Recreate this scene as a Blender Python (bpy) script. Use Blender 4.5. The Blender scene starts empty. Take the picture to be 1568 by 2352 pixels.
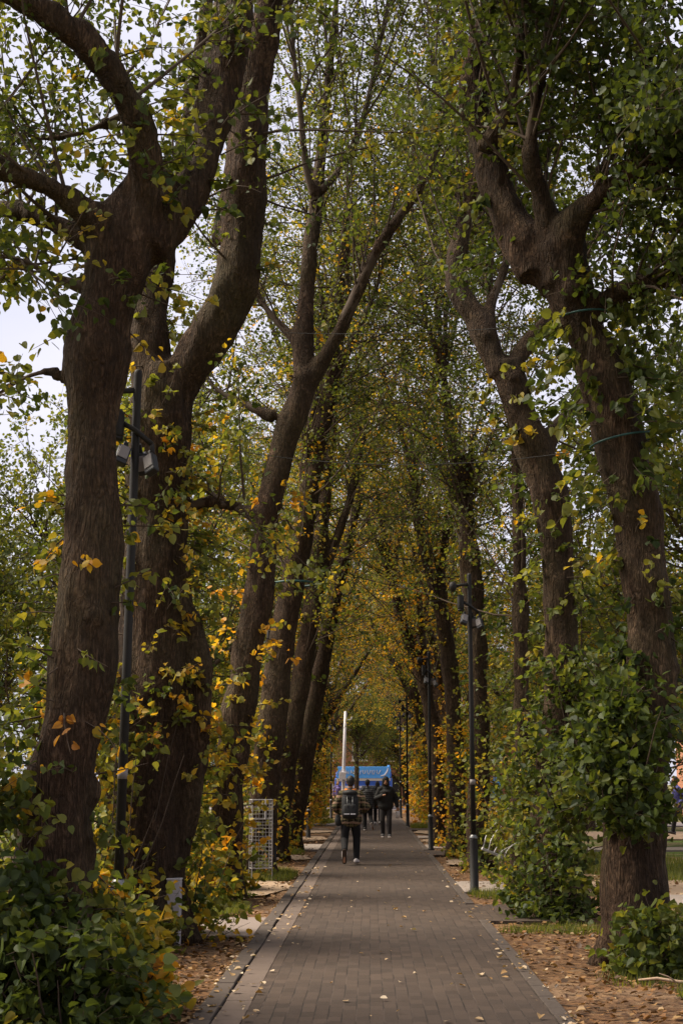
import bpy, math, random
import numpy as np
from mathutils import Vector, Matrix, Euler, noise

random.seed(7)
RNG = np.random.default_rng(11)
D = bpy.data
C = bpy.context.scene.collection
R = math.radians
PI = math.pi

# ------------------------------------------------------------------ camera
F = 1422.0
H = 1.68
PITCH = math.atan(270.0 / F)
YAW = math.atan(28.6 * math.cos(PITCH) / F)
cam_d = D.cameras.new('camera')
cam_d.sensor_fit = 'VERTICAL'
cam_d.sensor_height = 36.0
cam_d.lens = 36.0 * F / 1024.0
cam_d.clip_start = 0.1
cam_d.clip_end = 2000.0
cam = D.objects.new('camera', cam_d)
C.objects.link(cam)
cam.location = (0, 0, H)
cam.rotation_euler = (PI / 2 + PITCH, 0, YAW)
bpy.context.scene.camera = cam
CM = Euler((PI / 2 + PITCH, 0, YAW)).to_matrix()
S = 682.0 / 1568.0


def P(dx, dy, Y):
    """point of the place seen at picture position (dx, dy) at distance Y along the avenue"""
    v = CM @ Vector(((dx * S - 341.0) / F, (512.0 - dy * S) / F, -1.0))
    t = Y / v.y
    return Vector((v.x * t, Y, H + v.z * t))


def G(dx, Y):
    p = P(dx, 1797 + H * F / Y / S, Y)
    return Vector((p.x, Y, 0))


# ------------------------------------------------------------------ helpers
def link(name, me, parent=None):
    o = D.objects.new(name, me)
    C.objects.link(o)
    if parent:
        o.parent = parent
    return o


def empty(name, loc=(0, 0, 0), rz=0.0):
    o = D.objects.new(name, None)
    o.empty_display_size = 0.3
    C.objects.link(o)
    o.location = loc
    o.rotation_euler = (0, 0, rz)
    return o


def tag(o, label=None, cat=None, group=None, kind=None):
    if label: o['label'] = label
    if cat: o['category'] = cat
    if group: o['group'] = group
    if kind: o['kind'] = kind
    return o


KIDS = {}


def copy_tree(o, parent=None):
    c = o.copy()
    C.objects.link(c)
    if parent:
        c.parent = parent
    for ch in list(o.children):
        copy_tree(ch, c)
    return c


class MB:
    """collects primitives into one mesh"""

    def __init__(s):
        s.v = []; s.f = []; s.m = []

    def add(s, V, Fc, mi=0):
        b = len(s.v)
        s.v.extend([tuple(v) for v in V])
        for f in Fc:
            s.f.append([i + b for i in f]); s.m.append(mi)
        return s

    def box(s, c, d, rot=None, mi=0, bev=0.0):
        x, y, z = d[0] / 2, d[1] / 2, d[2] / 2
        if bev <= 0:
            V = [(-x, -y, -z), (x, -y, -z), (x, y, -z), (-x, y, -z), (-x, -y, z), (x, -y, z), (x, y, z), (-x, y, z)]
            Fc = [(0, 3, 2, 1), (4, 5, 6, 7), (0, 1, 5, 4), (1, 2, 6, 5), (2, 3, 7, 6), (3, 0, 4, 7)]
        else:
            # rounded in plan and chamfered top and bottom
            b = min(bev, x * .9, y * .9, z * .9)
            def ring(zz, ins):
                pts = []
                for cx, cy, a0 in ((x - b, y - b, 0), (-x + b, y - b, 90), (-x + b, -y + b, 180), (x - b, -y + b, 270)):
                    for k in range(4):
                        a = R(a0 + k * 30)
                        pts.append((cx + (b - ins) * math.cos(a), cy + (b - ins) * math.sin(a), zz))
                return pts
            lv = [(-z, b * .9), (-z + b * .3, b * .3), (-z + b, 0), (z - b, 0), (z - b * .3, b * .3), (z, b * .9)]
            V = []
            for zz, ins in lv: V += ring(zz, ins)
            n = 16
            Fc = [tuple(range(n - 1, -1, -1)), tuple(range(5 * n, 6 * n))]
            for r in range(5):
                for k in range(n):
                    Fc.append((r * n + k, r * n + (k + 1) % n, (r + 1) * n + (k + 1) % n, (r + 1) * n + k))
        if rot is not None:
            M = Euler(rot).to_matrix()
            V = [M @ Vector(v) for v in V]
        V = [(v[0] + c[0], v[1] + c[1], v[2] + c[2]) for v in V]
        return s.add(V, Fc, mi)

    def tube(s, pts, rad, n=8, mi=0, caps=True):
        V, Fc = tube_np([(np.array([tuple(p) for p in pts], float), np.array(rad, float) if hasattr(rad, '__len__') else np.full(len(pts), float(rad)))], n, caps)
        return s.add(V.tolist(), Fc, mi)

    def lathe(s, prof, c=(0, 0, 0), n=16, mi=0):
        V = []; Fc = []
        for r, z in prof:
            for k in range(n):
                a = 2 * PI * k / n
                V.append((c[0] + r * math.cos(a), c[1] + r * math.sin(a), c[2] + z))
        for i in range(len(prof) - 1):
            for k in range(n):
                Fc.append((i * n + k, i * n + (k + 1) % n, (i + 1) * n + (k + 1) % n, (i + 1) * n + k))
        Fc.append(tuple(range(n - 1, -1, -1)))
        Fc.append(tuple(range((len(prof) - 1) * n, len(prof) * n)))
        return s.add(V, Fc, mi)

    def ell(s, c, r, n=12, m=8, mi=0, rot=None):
        V = []; Fc = []
        M = Euler(rot).to_matrix() if rot is not None else None
        for i in range(m + 1):
            t = PI * i / m
            for k in range(n):
                a = 2 * PI * k / n
                v = Vector((r[0] * math.sin(t) * math.cos(a), r[1] * math.sin(t) * math.sin(a), -r[2] * math.cos(t)))
                if M: v = M @ v
                V.append((c[0] + v.x, c[1] + v.y, c[2] + v.z))
        for i in range(m):
            for k in range(n):
                Fc.append((i * n + k, i * n + (k + 1) % n, (i + 1) * n + (k + 1) % n, (i + 1) * n + k))
        return s.add(V, Fc, mi)

    def mesh(s, name, mats, smooth=False):
        me = D.meshes.new(name)
        me.from_pydata(s.v, [], s.f)
        for m in (mats if isinstance(mats, (list, tuple)) else [mats]): me.materials.append(m)
        me.polygons.foreach_set('material_index', s.m)
        if smooth: me.polygons.foreach_set('use_smooth', [True] * len(s.f))
        me.validate()
        me.update()
        return me

    def build(s, name, mats, parent=None, smooth=False):
        return link(name, s.mesh(name, mats, smooth), parent)


def unit(a):
    return a / (np.linalg.norm(a, axis=-1, keepdims=True) + 1e-9)


def tube_np(chains, n, caps=True):
    Vs = []; Fs = []; base = 0
    ang = np.arange(n) * 2 * PI / n
    ca, sa = np.cos(ang), np.sin(ang)
    for pts, rad in chains:
        k = len(pts)
        T = np.gradient(pts, axis=0)
        T = unit(T)
        ref = np.array([1.0, 0.03, 0.02]) if abs(T[0, 0]) < .8 else np.array([0.02, 1.0, 0.03])
        U = np.empty_like(T)
        u = ref
        for i in range(k):
            u = u - T[i] * np.dot(u, T[i]); u = u / (np.linalg.norm(u) + 1e-9)
            U[i] = u
        W = np.cross(T, U)
        V = pts[:, None, :] + rad[:, None, None] * (U[:, None, :] * ca[None, :, None] + W[:, None, :] * sa[None, :, None])
        Vs.append(V.reshape(-1, 3))
        for i in range(k - 1):
            a = base + i * n
            for j in range(n):
                j2 = (j + 1) % n
                Fs.append((a + j, a + j2, a + n + j2, a + n + j))
        if caps:
            Fs.append(tuple(base + j for j in range(n - 1, -1, -1)))
            Fs.append(tuple(base + (k - 1) * n + j for j in range(n)))
        base += k * n
    return np.concatenate(Vs), Fs


def fast_mesh(name, V, idx, starts, mats, smooth=True, matidx=None, hue=None):
    me = D.meshes.new(name)
    me.vertices.add(len(V)); me.vertices.foreach_set('co', np.ascontiguousarray(V, dtype=np.float32).ravel())
    me.loops.add(len(idx)); me.loops.foreach_set('vertex_index', np.ascontiguousarray(idx, dtype=np.int32))
    me.polygons.add(len(starts)); me.polygons.foreach_set('loop_start', np.ascontiguousarray(starts, dtype=np.int32))
    if matidx is not None: me.polygons.foreach_set('material_index', np.ascontiguousarray(matidx, dtype=np.int32))
    me.polygons.foreach_set('use_smooth', np.full(len(starts), smooth))
    for m in mats: me.materials.append(m)
    me.update(calc_edges=True)
    if hue is not None:
        at = me.attributes.new('hue', 'FLOAT', 'POINT')
        at.data.foreach_set('value', np.ascontiguousarray(hue, dtype=np.float32))
    return me


def tubes_fast(chains, n):
    """same-length chains (list of arrays k x 3, radii k) -> verts, quad index array"""
    Vs = []; Is = []; base = 0
    ang = np.arange(n) * 2 * PI / n
    ca, sa = np.cos(ang), np.sin(ang)
    for pts, rad in chains:                       # pts: m x k x 3, rad: m x k
        m, k = pts.shape[:2]
        T = unit(np.gradient(pts, axis=1))
        ref = np.tile(np.array([.9, .35, .25]), (m, k, 1))
        U = unit(ref - T * np.sum(ref * T, axis=2, keepdims=True))
        W = np.cross(T, U)
        V = pts[:, :, None, :] + rad[:, :, None, None] * (U[:, :, None, :] * ca[None, None, :, None] + W[:, :, None, :] * sa[None, None, :, None])
        Vs.append(V.reshape(-1, 3))
        mm, ii, jj = np.meshgrid(np.arange(m), np.arange(k - 1), np.arange(n), indexing='ij')
        j2 = (jj + 1) % n
        a = base + mm * k * n + ii * n
        Is.append(np.stack([a + jj, a + j2, a + n + j2, a + n + jj], axis=-1).reshape(-1, 4))
        base += m * k * n
    return np.concatenate(Vs), np.concatenate(Is)


TMP_SC = bpy.context.scene


def remesh(mb, name, mat, voxel, smooth=6, fac=0.5):
    me = mb.mesh(name, mat)
    o = D.objects.new('tmp', me)
    C.objects.link(o)
    md = o.modifiers.new('r', 'REMESH'); md.mode = 'VOXEL'; md.voxel_size = voxel
    if smooth:
        sm = o.modifiers.new('s', 'SMOOTH'); sm.iterations = smooth; sm.factor = fac
    dg = bpy.context.evaluated_depsgraph_get()
    ev = o.evaluated_get(dg)
    res = D.meshes.new_from_object(ev)
    res.name = name
    D.objects.remove(o)
    D.meshes.remove(me)
    res.materials.clear()
    res.materials.append(mat)
    res.polygons.foreach_set('use_smooth', [True] * len(res.polygons))
    return res


# ------------------------------------------------------------------ materials
class NT:
    def __init__(s, name):
        s.m = D.materials.new(name); s.m.use_nodes = True
        s.t = s.m.node_tree; s.t.nodes.clear()
        s.out = s.t.nodes.new('ShaderNodeOutputMaterial')

    def n(s, typ, **kw):
        nd = s.t.nodes.new('ShaderNode' + typ)
        for k, v in kw.items():
            if k.startswith('i_'):
                nd.inputs[k[2:].replace('_', ' ')].default_value = v
            else: setattr(nd, k, v)
        return nd

    def l(s, a, b): s.t.links.new(a, b)

    def math(s, op, a, b=None, c=None, clamp=False):
        nd = s.t.nodes.new('ShaderNodeMath'); nd.operation = op; nd.use_clamp = clamp
        for i, q in enumerate((a, b, c)):
            if q is None: continue
            if hasattr(q, 'links'): s.l(q, nd.inputs[i])
            else: nd.inputs[i].default_value = q
        return nd.outputs[0]

    def mix(s, fac, a, b, bt='MIX'):
        nd = s.t.nodes.new('ShaderNodeMix'); nd.data_type = 'RGBA'; nd.blend_type = bt
        for sock, q in ((nd.inputs[0], fac), (nd.inputs[6], a), (nd.inputs[7], b)):
            if hasattr(q, 'links'): s.l(q, sock)
            elif isinstance(q, (int, float)): sock.default_value = q
            else: sock.default_value = (*q, 1) if len(q) == 3 else q
        return nd.outputs[2]

    def ramp(s, fac, stops, interp='LINEAR'):
        nd = s.t.nodes.new('ShaderNodeValToRGB'); cr = nd.color_ramp; cr.interpolation = interp
        while len(cr.elements) < len(stops): cr.elements.new(0.5)
        for e, (p, c) in zip(cr.elements, stops):
            e.position = p; e.color = (*c, 1) if len(c) == 3 else c
        s.l(fac, nd.inputs[0])
        return nd.outputs[0]

    def noise(s, vec, scale, detail=4, rough=.55):
        nd = s.n('TexNoise'); nd.inputs['Scale'].default_value = scale; nd.inputs['Detail'].default_value = detail
        nd.inputs['Roughness'].default_value = rough
        s.l(vec, nd.inputs['Vector'])
        return nd.outputs['Fac']

    def coords(s, scale=(1, 1, 1), which='Object'):
        tc = s.n('TexCoord'); mp = s.n('Mapping'); mp.inputs['Scale'].default_value = scale
        s.l(tc.outputs[which], mp.inputs['Vector'])
        return mp.outputs['Vector']

    def world(s, scale=(1, 1, 1)):
        g = s.n('NewGeometry'); mp = s.n('Mapping'); mp.inputs['Scale'].default_value = scale
        s.l(g.outputs['Position'], mp.inputs['Vector'])
        return mp.outputs['Vector']

    def bsdf(s, col, rough=.6, spec=.5, metal=0, bump=None, bstr=.3, bdist=.02):
        p = s.n('BsdfPrincipled')
        if hasattr(col, 'links'): s.l(col, p.inputs['Base Color'])
        else: p.inputs['Base Color'].default_value = (*col, 1)
        if hasattr(rough, 'links'): s.l(rough, p.inputs['Roughness'])
        else: p.inputs['Roughness'].default_value = rough
        p.inputs['Specular IOR Level'].default_value = spec
        p.inputs['Metallic'].default_value = metal
        if bump is not None:
            b = s.n('Bump'); b.inputs['Strength'].default_value = bstr; b.inputs['Distance'].default_value = bdist
            s.l(bump, b.inputs['Height']); s.l(b.outputs[0], p.inputs['Normal'])
        s.l(p.outputs[0], s.out.inputs[0])
        return p


def simple(name, col, rough=.6, spec=.4, metal=0, var=.25, sc=14, bump=.1):
    t = NT(name)
    v = t.coords()
    n = t.noise(v, sc, 5)
    c = t.mix(n, tuple(x * (1 - var) for x in col), tuple(min(1, x * (1 + var)) for x in col))
    n2 = t.noise(v, sc * 6, 3)
    t.bsdf(c, rough, spec, metal, n2, bump, .005)
    return t.m


def leaf_mat(name, stops, trans=.5, gloss=.2):
    t = NT(name)
    a = t.n('Attribute'); a.attribute_name = 'hue'; a.attribute_type = 'GEOMETRY'
    col = t.ramp(a.outputs['Fac'], stops)
    v = t.coords()
    n = t.noise(v, 30, 2)
    col = t.mix(t.math('MULTIPLY', n, .35), col, t.mix(1.0, col, (.55, .6, .5), 'MULTIPLY'))
    p = t.bsdf(col, .5, gloss)
    tr = t.n('BsdfTranslucent')
    t.l(t.mix(1.0, col, (1.6, 1.45, .6), 'MULTIPLY'), tr.inputs[0])
    mx = t.n('MixShader'); mx.inputs[0].default_value = trans
    t.l(p.outputs[0], mx.inputs[1]); t.l(tr.outputs[0], mx.inputs[2])
    t.l(mx.outputs[0], t.out.inputs[0])
    return t.m


STOPS = [(0.0, (.029, .045, .013)), (.30, (.070, .094, .022)), (.55, (.172, .172, .036)), (.68, (.36, .25, .030)), (.85, (.52, .25, .020)), (1.0, (.30, .13, .035))]
LEAF = leaf_mat('lime_leaf', STOPS)
LITTER = leaf_mat('litter_leaf', [(0, (.050, .030, .018)), (.4, (.11, .060, .032)), (.65, (.21, .10, .038)), (.85, (.30, .19, .085)), (1, (.46, .37, .27))], .1, .2)


def bark_mat(name, a, b, moss):
    t = NT(name)
    v1 = t.coords((6.5, 6.5, 1.25))
    n1 = t.noise(v1, 2.2, 7, .62)
    vo = t.n('TexVoronoi'); vo.feature = 'DISTANCE_TO_EDGE'; vo.inputs['Scale'].default_value = 2.6
    nz = t.n('TexNoise'); nz.inputs['Scale'].default_value = 1.5; nz.inputs['Detail'].default_value = 3
    t.l(v1, nz.inputs['Vector'])
    mv = t.n('VectorMath'); mv.operation = 'ADD'
    sc = t.n('VectorMath'); sc.operation = 'SCALE'; sc.inputs['Scale'].default_value = 2.4
    t.l(nz.outputs['Color'], sc.inputs[0]); t.l(sc.outputs[0], mv.inputs[0]); t.l(v1, mv.inputs[1])
    t.l(mv.outputs[0], vo.inputs['Vector'])
    ridge = t.math('MINIMUM', t.math('MULTIPLY', vo.outputs['Distance'], 3.0), 1.0)
    hgt = t.math('ADD', t.math('MULTIPLY', ridge, .38), t.math('MULTIPLY', n1, .9))
    col = t.ramp(t.math('MULTIPLY', hgt, .85), [(.15, tuple(x * .35 for x in a)), (.5, a), (.9, b)])
    big = t.noise(t.coords((1, 1, .6)), 1.3, 4)
    col = t.mix(t.ramp(big, [(.45, (0, 0, 0)), (.7, (.65, .65, .65))]), col, moss)
    damp = t.noise(t.coords((2.2, 2.2, .45)), 1.0, 5, .65)
    col = t.mix(t.ramp(damp, [(.42, (.0, .0, .0)), (.62, (.7, .7, .7))]), col, tuple(x * .45 for x in a))
    mot = t.noise(t.coords((1, 1, .55)), 28, 8, .75)
    col = t.mix(1.0, col, t.ramp(mot, [(.32, (.42, .42, .42)), (.52, (.95, .95, .95)), (.72, (1.7, 1.65, 1.6))]), 'MULTIPLY')
    scar = t.noise(t.coords((1, 1, .8)), 3.4, 6, .7)
    col = t.mix(t.ramp(scar, [(.60, (0, 0, 0)), (.70, (.6, .6, .6))]), col, tuple(min(1, x * 1.45) for x in b))
    t.bsdf(col, .9, .15, 0, t.math('ADD', hgt, t.math('MULTIPLY', mot, .5)), 1.0, .05)
    return t.m


BARK = bark_mat('lime_bark', (.056, .033, .019), (.132, .083, .050), (.062, .052, .026))
TWIG = simple('twig_bark', (.060, .042, .028), .85, .2)

# ------------------------------------------------------------------ vegetation
LT = np.array([[0, 0, 0], [.40, .22, .07], [.40, .62, .05], [0, 1.0, -.12], [-.40, .62, .05], [-.40, .22, .07]])
LI = np.array([[0, 1, 2, 3], [0, 3, 4, 5]])
_half = [(.20, -.07, .05), (.43, .10, .09), (.48, .36, .10), (.36, .64, .07), (.15, .86, -.02)]
LT2 = np.array([[0, 0, 0]] + [list(q) for q in _half] + [[0, 1.06, -.14]] + [[-a, b, c] for a, b, c in _half[::-1]])
LI2 = np.array([[0, 1, 2, 3, 4, 5, 6], [0, 6, 7, 8, 9, 10, 11]])


class Veg:
    def __init__(s, seed, fine=False):
        s.r = np.random.default_rng(seed); s.fine = fine
        s.lp = []; s.ls = []; s.lh = []; s.lv = []
        s.t5 = []; s.t3 = []

    def rdir(s, n): return unit(s.r.normal(size=(n, 3)))

    def leaves(s, pos, size, hue, axis=None, droop=.5):
        n = len(pos)
        v = s.rdir(n) * .9
        if axis is not None: v = v + axis * .7
        v[:, 2] -= droop
        s.lp.append(pos); s.lv.append(unit(v)); s.ls.append(size * s.r.uniform(.7, 1.25, n)); s.lh.append(hue)

    def twigs(s, p0, d, L, per, size, hue0, hvar, r0=.006, jit=.06):
        """m twigs at once: start p0, direction d, length L, leaves per twig"""
        m = len(p0)
        k = 4
        t = np.linspace(0, 1, k)
        side = s.rdir(m) * .22
        side[:, 2] -= .12
        pts = p0[:, None, :] + (d[:, None, :] * t[None, :, None] + side[:, None, :] * (t ** 2)[None, :, None]) * L[:, None, None]
        rad = np.maximum(.0016, r0 * (1 - .8 * t))[None, :] * np.ones((m, 1))
        s.t3.append((pts, rad))
        u = s.r.uniform(.12, 1.03, (m, per))
        pos = p0[:, None, :] + (d[:, None, :] * u[:, :, None] + side[:, None, :] * (u ** 2)[:, :, None]) * L[:, None, None]
        pos = pos + s.r.normal(size=pos.shape) * jit
        hu = hue0[:, None] + s.r.normal(size=(m, per)) * hvar
        s.leaves(pos.reshape(-1, 3), size, np.clip(hu, 0, 1).ravel(), np.repeat(d, per, axis=0))

    def shoot(s, p0, d, L, r0, tw_n, tw_len, per, size, hue, hvar, up=.5, wob=.25, t0=.15, droop=0.0):
        """one long shoot with side twigs"""
        k = 7
        pts = [np.array(p0, float)]
        d = unit(np.array(d, float))
        for i in range(k - 1):
            d = unit(d + np.array([0, 0, up * .16 - droop * .25 * i / k]) + s.r.normal(size=3) * wob * .3)
            pts.append(pts[-1] + d * L / (k - 1))
        pts = np.array(pts)
        t = np.linspace(0, 1, k)
        rad = r0 * (1 - .86 * t) + .003
        s.t5.append((pts[None], rad[None]))
        if tw_n <= 0: return pts
        u = s.r.uniform(t0, 1, tw_n)
        u[: max(1, tw_n // 6)] = 1.0
        f = u * (k - 1); i0 = np.minimum(f.astype(int), k - 2); fr = (f - i0)[:, None]
        st = pts[i0] * (1 - fr) + pts[i0 + 1] * fr
        tan = unit(pts[i0 + 1] - pts[i0])
        dd = unit(tan * .7 + s.rdir(tw_n) * 1.0 + np.array([0, 0, .15]))
        LL = tw_len * s.r.uniform(.5, 1.3, tw_n) * (1.15 - .5 * u)
        h0 = np.clip(hue + s.r.normal(size=tw_n) * hvar, 0, 1)
        s.twigs(st, dd, LL, per, size, h0, hvar * .5)
        return pts

    def spray(s, pts, rads, n, L, per, size, hue, hvar, up=.3, out=1.0, t=(0, 1), down=0):
        """short leafy shoots straight off the bark of a stem"""
        pts = np.array([tuple(p) for p in pts]); rads = np.array(rads)
        k = len(pts)
        u = s.r.uniform(t[0], t[1], n); f = u * (k - 1); i0 = np.minimum(f.astype(int), k - 2); fr = (f - i0)[:, None]
        c = pts[i0] * (1 - fr) + pts[i0 + 1] * fr
        rr = rads[i0] * (1 - fr[:, 0]) + rads[i0 + 1] * fr[:, 0]
        o = s.rdir(n); tan = unit(pts[i0 + 1] - pts[i0])
        o = unit(o - tan * np.sum(o * tan, axis=1, keepdims=True))
        st = c + o * (rr * .92)[:, None]
        d = unit(o * out + np.array([0, 0, up]) + s.rdir(n) * .55)
        LL = s.r.uniform(L[0], L[1], n)
        h0 = np.clip(hue + s.r.normal(size=n) * hvar, 0, 1)
        s.twigs(st, d, LL, per, size, h0, hvar * .45, r0=.009, jit=.03)

    def build_leaves(s, name, mat, parent=None):
        if not s.lp: return None
        P0 = np.concatenate(s.lp); v = np.concatenate(s.lv); sz = np.concatenate(s.ls); hu = np.concatenate(s.lh)
        n = len(P0)
        q = s.rdir(n) * .8; q[:, 2] += .75
        nrm = unit(q - v * np.sum(q * v, axis=1, keepdims=True))
        x = np.cross(v, nrm)
        w = s.r.uniform(.75, 1.1, n)
        fold = s.r.uniform(-.6, 2.2, n)
        curl = s.r.uniform(-.3, 1.6, n)
        T, I = (LT2, LI2) if s.fine else (LT, LI)
        k, tip = len(T), (6 if s.fine else 3)
        f = np.where(np.arange(k)[None, :, None] == tip, curl[:, None, None], fold[:, None, None] * 2.0)
        V = (P0[:, None, :] + sz[:, None, None] * (x[:, None, :] * (T[None, :, 0:1] * w[:, None, None]) + v[:, None, :] * T[None, :, 1:2] + nrm[:, None, :] * (T[None, :, 2:3] * f)))
        idx = (np.arange(n)[:, None, None] * k + I[None]).reshape(-1)
        starts = np.arange(n * 2) * I.shape[1]
        me = fast_mesh(name, V.reshape(-1, 3), idx, starts, [mat], True, hue=np.repeat(hu, k))
        return link(name, me, parent)

    def build_twigs(s, name, mat, parent=None):
        Vs = []; Is = []; b = 0
        for lst, n in ((s.t5, 5), (s.t3, 3)):
            if not lst: continue
            V, I = tubes_fast(lst, n)
            Vs.append(V); Is.append(I + b); b += len(V)
        if not Vs: return None
        V = np.concatenate(Vs); I = np.concatenate(Is)
        me = fast_mesh(name, V, I.reshape(-1), np.arange(len(I)) * 4, [mat], True)
        return link(name, me, parent)


def chaikin(pts, rads, it=2):
    pts = [Vector(p) for p in pts]; rads = list(rads)
    for _ in range(it):
        np_, nr = [pts[0]], [rads[0]]
        for i in range(len(pts) - 1):
            np_ += [pts[i].lerp(pts[i + 1], .25), pts[i].lerp(pts[i + 1], .75)]
            nr += [rads[i] * .75 + rads[i + 1] * .25, rads[i] * .25 + rads[i + 1] * .75]
        np_.append(pts[-1]); nr.append(rads[-1])
        pts, rads = np_, nr
    return pts, rads


def trunk_mesh(stems, base, voxel, amp=.02, burl=.045, seed=0, knobs=10):
    """stems: list of (pts, radii) in world space; base is subtracted"""
    rr = random.Random(seed)
    mb = MB()
    for k, (pts, rad) in enumerate(stems):
        p2, r2 = chaikin(pts, rad)
        mb.tube([p - base for p in p2], r2, 14)
        for i in range(1, len(p2) - 1):
            if rr.random() < .12 and r2[i] > .07:
                a = rr.uniform(0, 2 * PI)
                q = p2[i] - base + Vector((math.cos(a), math.sin(a), rr.uniform(-.3, .3))) * r2[i] * .78
                kr = r2[i] * rr.uniform(.28, .5)
                mb.ell(q, (kr, kr, kr * rr.uniform(.9, 1.5)), 10, 7)
    p, r = stems[0][0][0], stems[0][1][0]                                  # root flare
    for j in range(6):
        a = j * PI / 3 + rr.uniform(-.4, .4)
        o = Vector((math.cos(a), math.sin(a), 0))
        b = Vector(p) - base
        mb.tube([b + o * r * .30 + Vector((0, 0, r * 2.2)), b + o * r * .55 + Vector((0, 0, r * 1.1)), b + o * r * .85 + Vector((0, 0, r * .35)), b + o * r * 1.3 + Vector((0, 0, -.10))], [r * .42, r * .44, r * .38, r * .22], 10)
    me = remesh(mb, 'trunk', BARK, voxel, 3, .5)
    n = len(me.vertices)
    co = np.empty(n * 3, np.float32); me.vertices.foreach_get('co', co); co = co.reshape(-1, 3)
    no = np.empty(n * 3, np.float32); me.vertices.foreach_get('normal', no); no = no.reshape(-1, 3)
    dsp = np.empty(n, np.float32)
    s3 = seed * 3.7
    for i in range(n):
        x, y, z = co[i].tolist()
        a = noise.noise((x * 8 + s3, y * 8, z * 1.6)) * amp
        b = noise.noise((x * 2.2 + s3, y * 2.2, z * 1.7)) * burl
        c = noise.noise((x * 17, y * 17 + s3, z * 5)) * amp * .6
        dsp[i] = a + b + c
    co = co + no * dsp[:, None]
    me.vertices.foreach_set('co', co.ravel())
    me.update()
    return me


def trace(pts, Y, dY=0.0):
    """(x, y, width[, distance]) picture picks -> world polyline with radii; dY drifts the far end in depth"""
    out = []; rad = []
    n = len(pts)
    for i, q in enumerate(pts):
        yy = Y + dY * i / max(1, n - 1)
        p = P(q[0], q[1], yy)
        dist = yy / math.cos(PITCH)
        out.append(p); rad.append(q[2] * .5 * S * yy / F)
    return out, rad


TREE_GROUP = 'lime trees lining the brick path'


def thin_out(v, cut):
    """drop growth that would hang into the walkers' way: cut(points) -> True where it is cleared"""
    for i, q in enumerate(v.lp):
        k = ~cut(q)
        v.lp[i], v.lv[i], v.ls[i], v.lh[i] = q[k], v.lv[i][k], v.ls[i][k], v.lh[i][k]
    for lst in (v.t5, v.t3):
        for i, (p, r) in enumerate(lst):
            k = ~(cut(p[:, -1]) | cut(p[:, p.shape[1] // 2]))
            lst[i] = (p[k], r[k])


def path_clear(q): return (q[:, 2] < 4.7) & (q[:, 0] > -1.75) & (q[:, 0] < 1.75) & (q[:, 1] > 24)


def foot_clear(q): return (q[:, 2] < 4.7) & (np.hypot(q[:, 0], q[:, 1] * .6) > 1.15)


def finish_tree(name, base, stems, veg, veg_base, label, voxel, seed, group=TREE_GROUP, cat='tree', amp=.02, burl=.045, cut=None):
    if cut:
        thin_out(veg, cut)
        if veg_base is not None: thin_out(veg_base, cut)
    for pts, rad in stems[1:]:                       # slender limb ends carry on as branches
        p2, r2 = chaikin(pts, rad)
        k0 = next((i for i, r in enumerate(r2) if r < voxel * 2.2), None)
        if k0 is not None and len(p2) - max(0, k0 - 2) >= 3:
            k0 = max(0, k0 - 2)
            veg.t5.append((np.array([[tuple(p) for p in p2[k0:]]]), np.array([[r * .93 for r in r2[k0:]]])))
    t = empty(name, base)
    tag(t, label, cat, group)
    tr = link('trunk', trunk_mesh(stems, base, voxel, amp, burl, seed), t)
    for a in (veg, veg_base):
        if a is None: continue
        a.lp = [q - np.array(base) for q in a.lp]
        a.t5 = [(p - np.array(base), r) for p, r in a.t5]
        a.t3 = [(p - np.array(base), r) for p, r in a.t3]
    b = veg.build_twigs('branches', TWIG, t)
    c = veg.build_leaves('crown', LEAF, t)
    if veg_base is not None and veg_base.lp:
        q = veg_base.build_leaves('basal_shoots', LEAF, t)
        w = veg_base.build_twigs('shoot_stems', TWIG, q)
    return t


def along(pts, rad, u):
    k = len(pts); f = u * (k - 1); i = min(int(f), k - 2); fr = f - i
    return Vector(pts[i]).lerp(Vector(pts[i + 1]), fr), rad[i] * (1 - fr) + rad[i + 1] * fr, (Vector(pts[i + 1]) - Vector(pts[i])).normalized()


def crown_on(v, stem, n, L, tw_n, tw_len, per, size, hue, hvar, t=(0.3, 1.0), up=.8, spread=.8, droop=0, bias=(0, 0, 0), r0=.03):
    pts, rad = stem
    for i in range(n):
        u = v.r.uniform(t[0], t[1]) if i > n // 8 else 1.0
        p, r, tan = along(pts, rad, u)
        rd = v.rdir(1)[0]
        d = np.array(tan) * .6 + rd * spread + np.array([0, 0, up]) + np.array(bias)
        l = v.r.uniform(L[0], L[1])
        v.shoot(p, d, l, min(r0, r * .6) * (.6 + .4 * l / L[1]), int(tw_n * l / L[1]), tw_len, per, size, hue + v.r.normal() * .05, hvar, up=up * .6, droop=droop)


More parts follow.
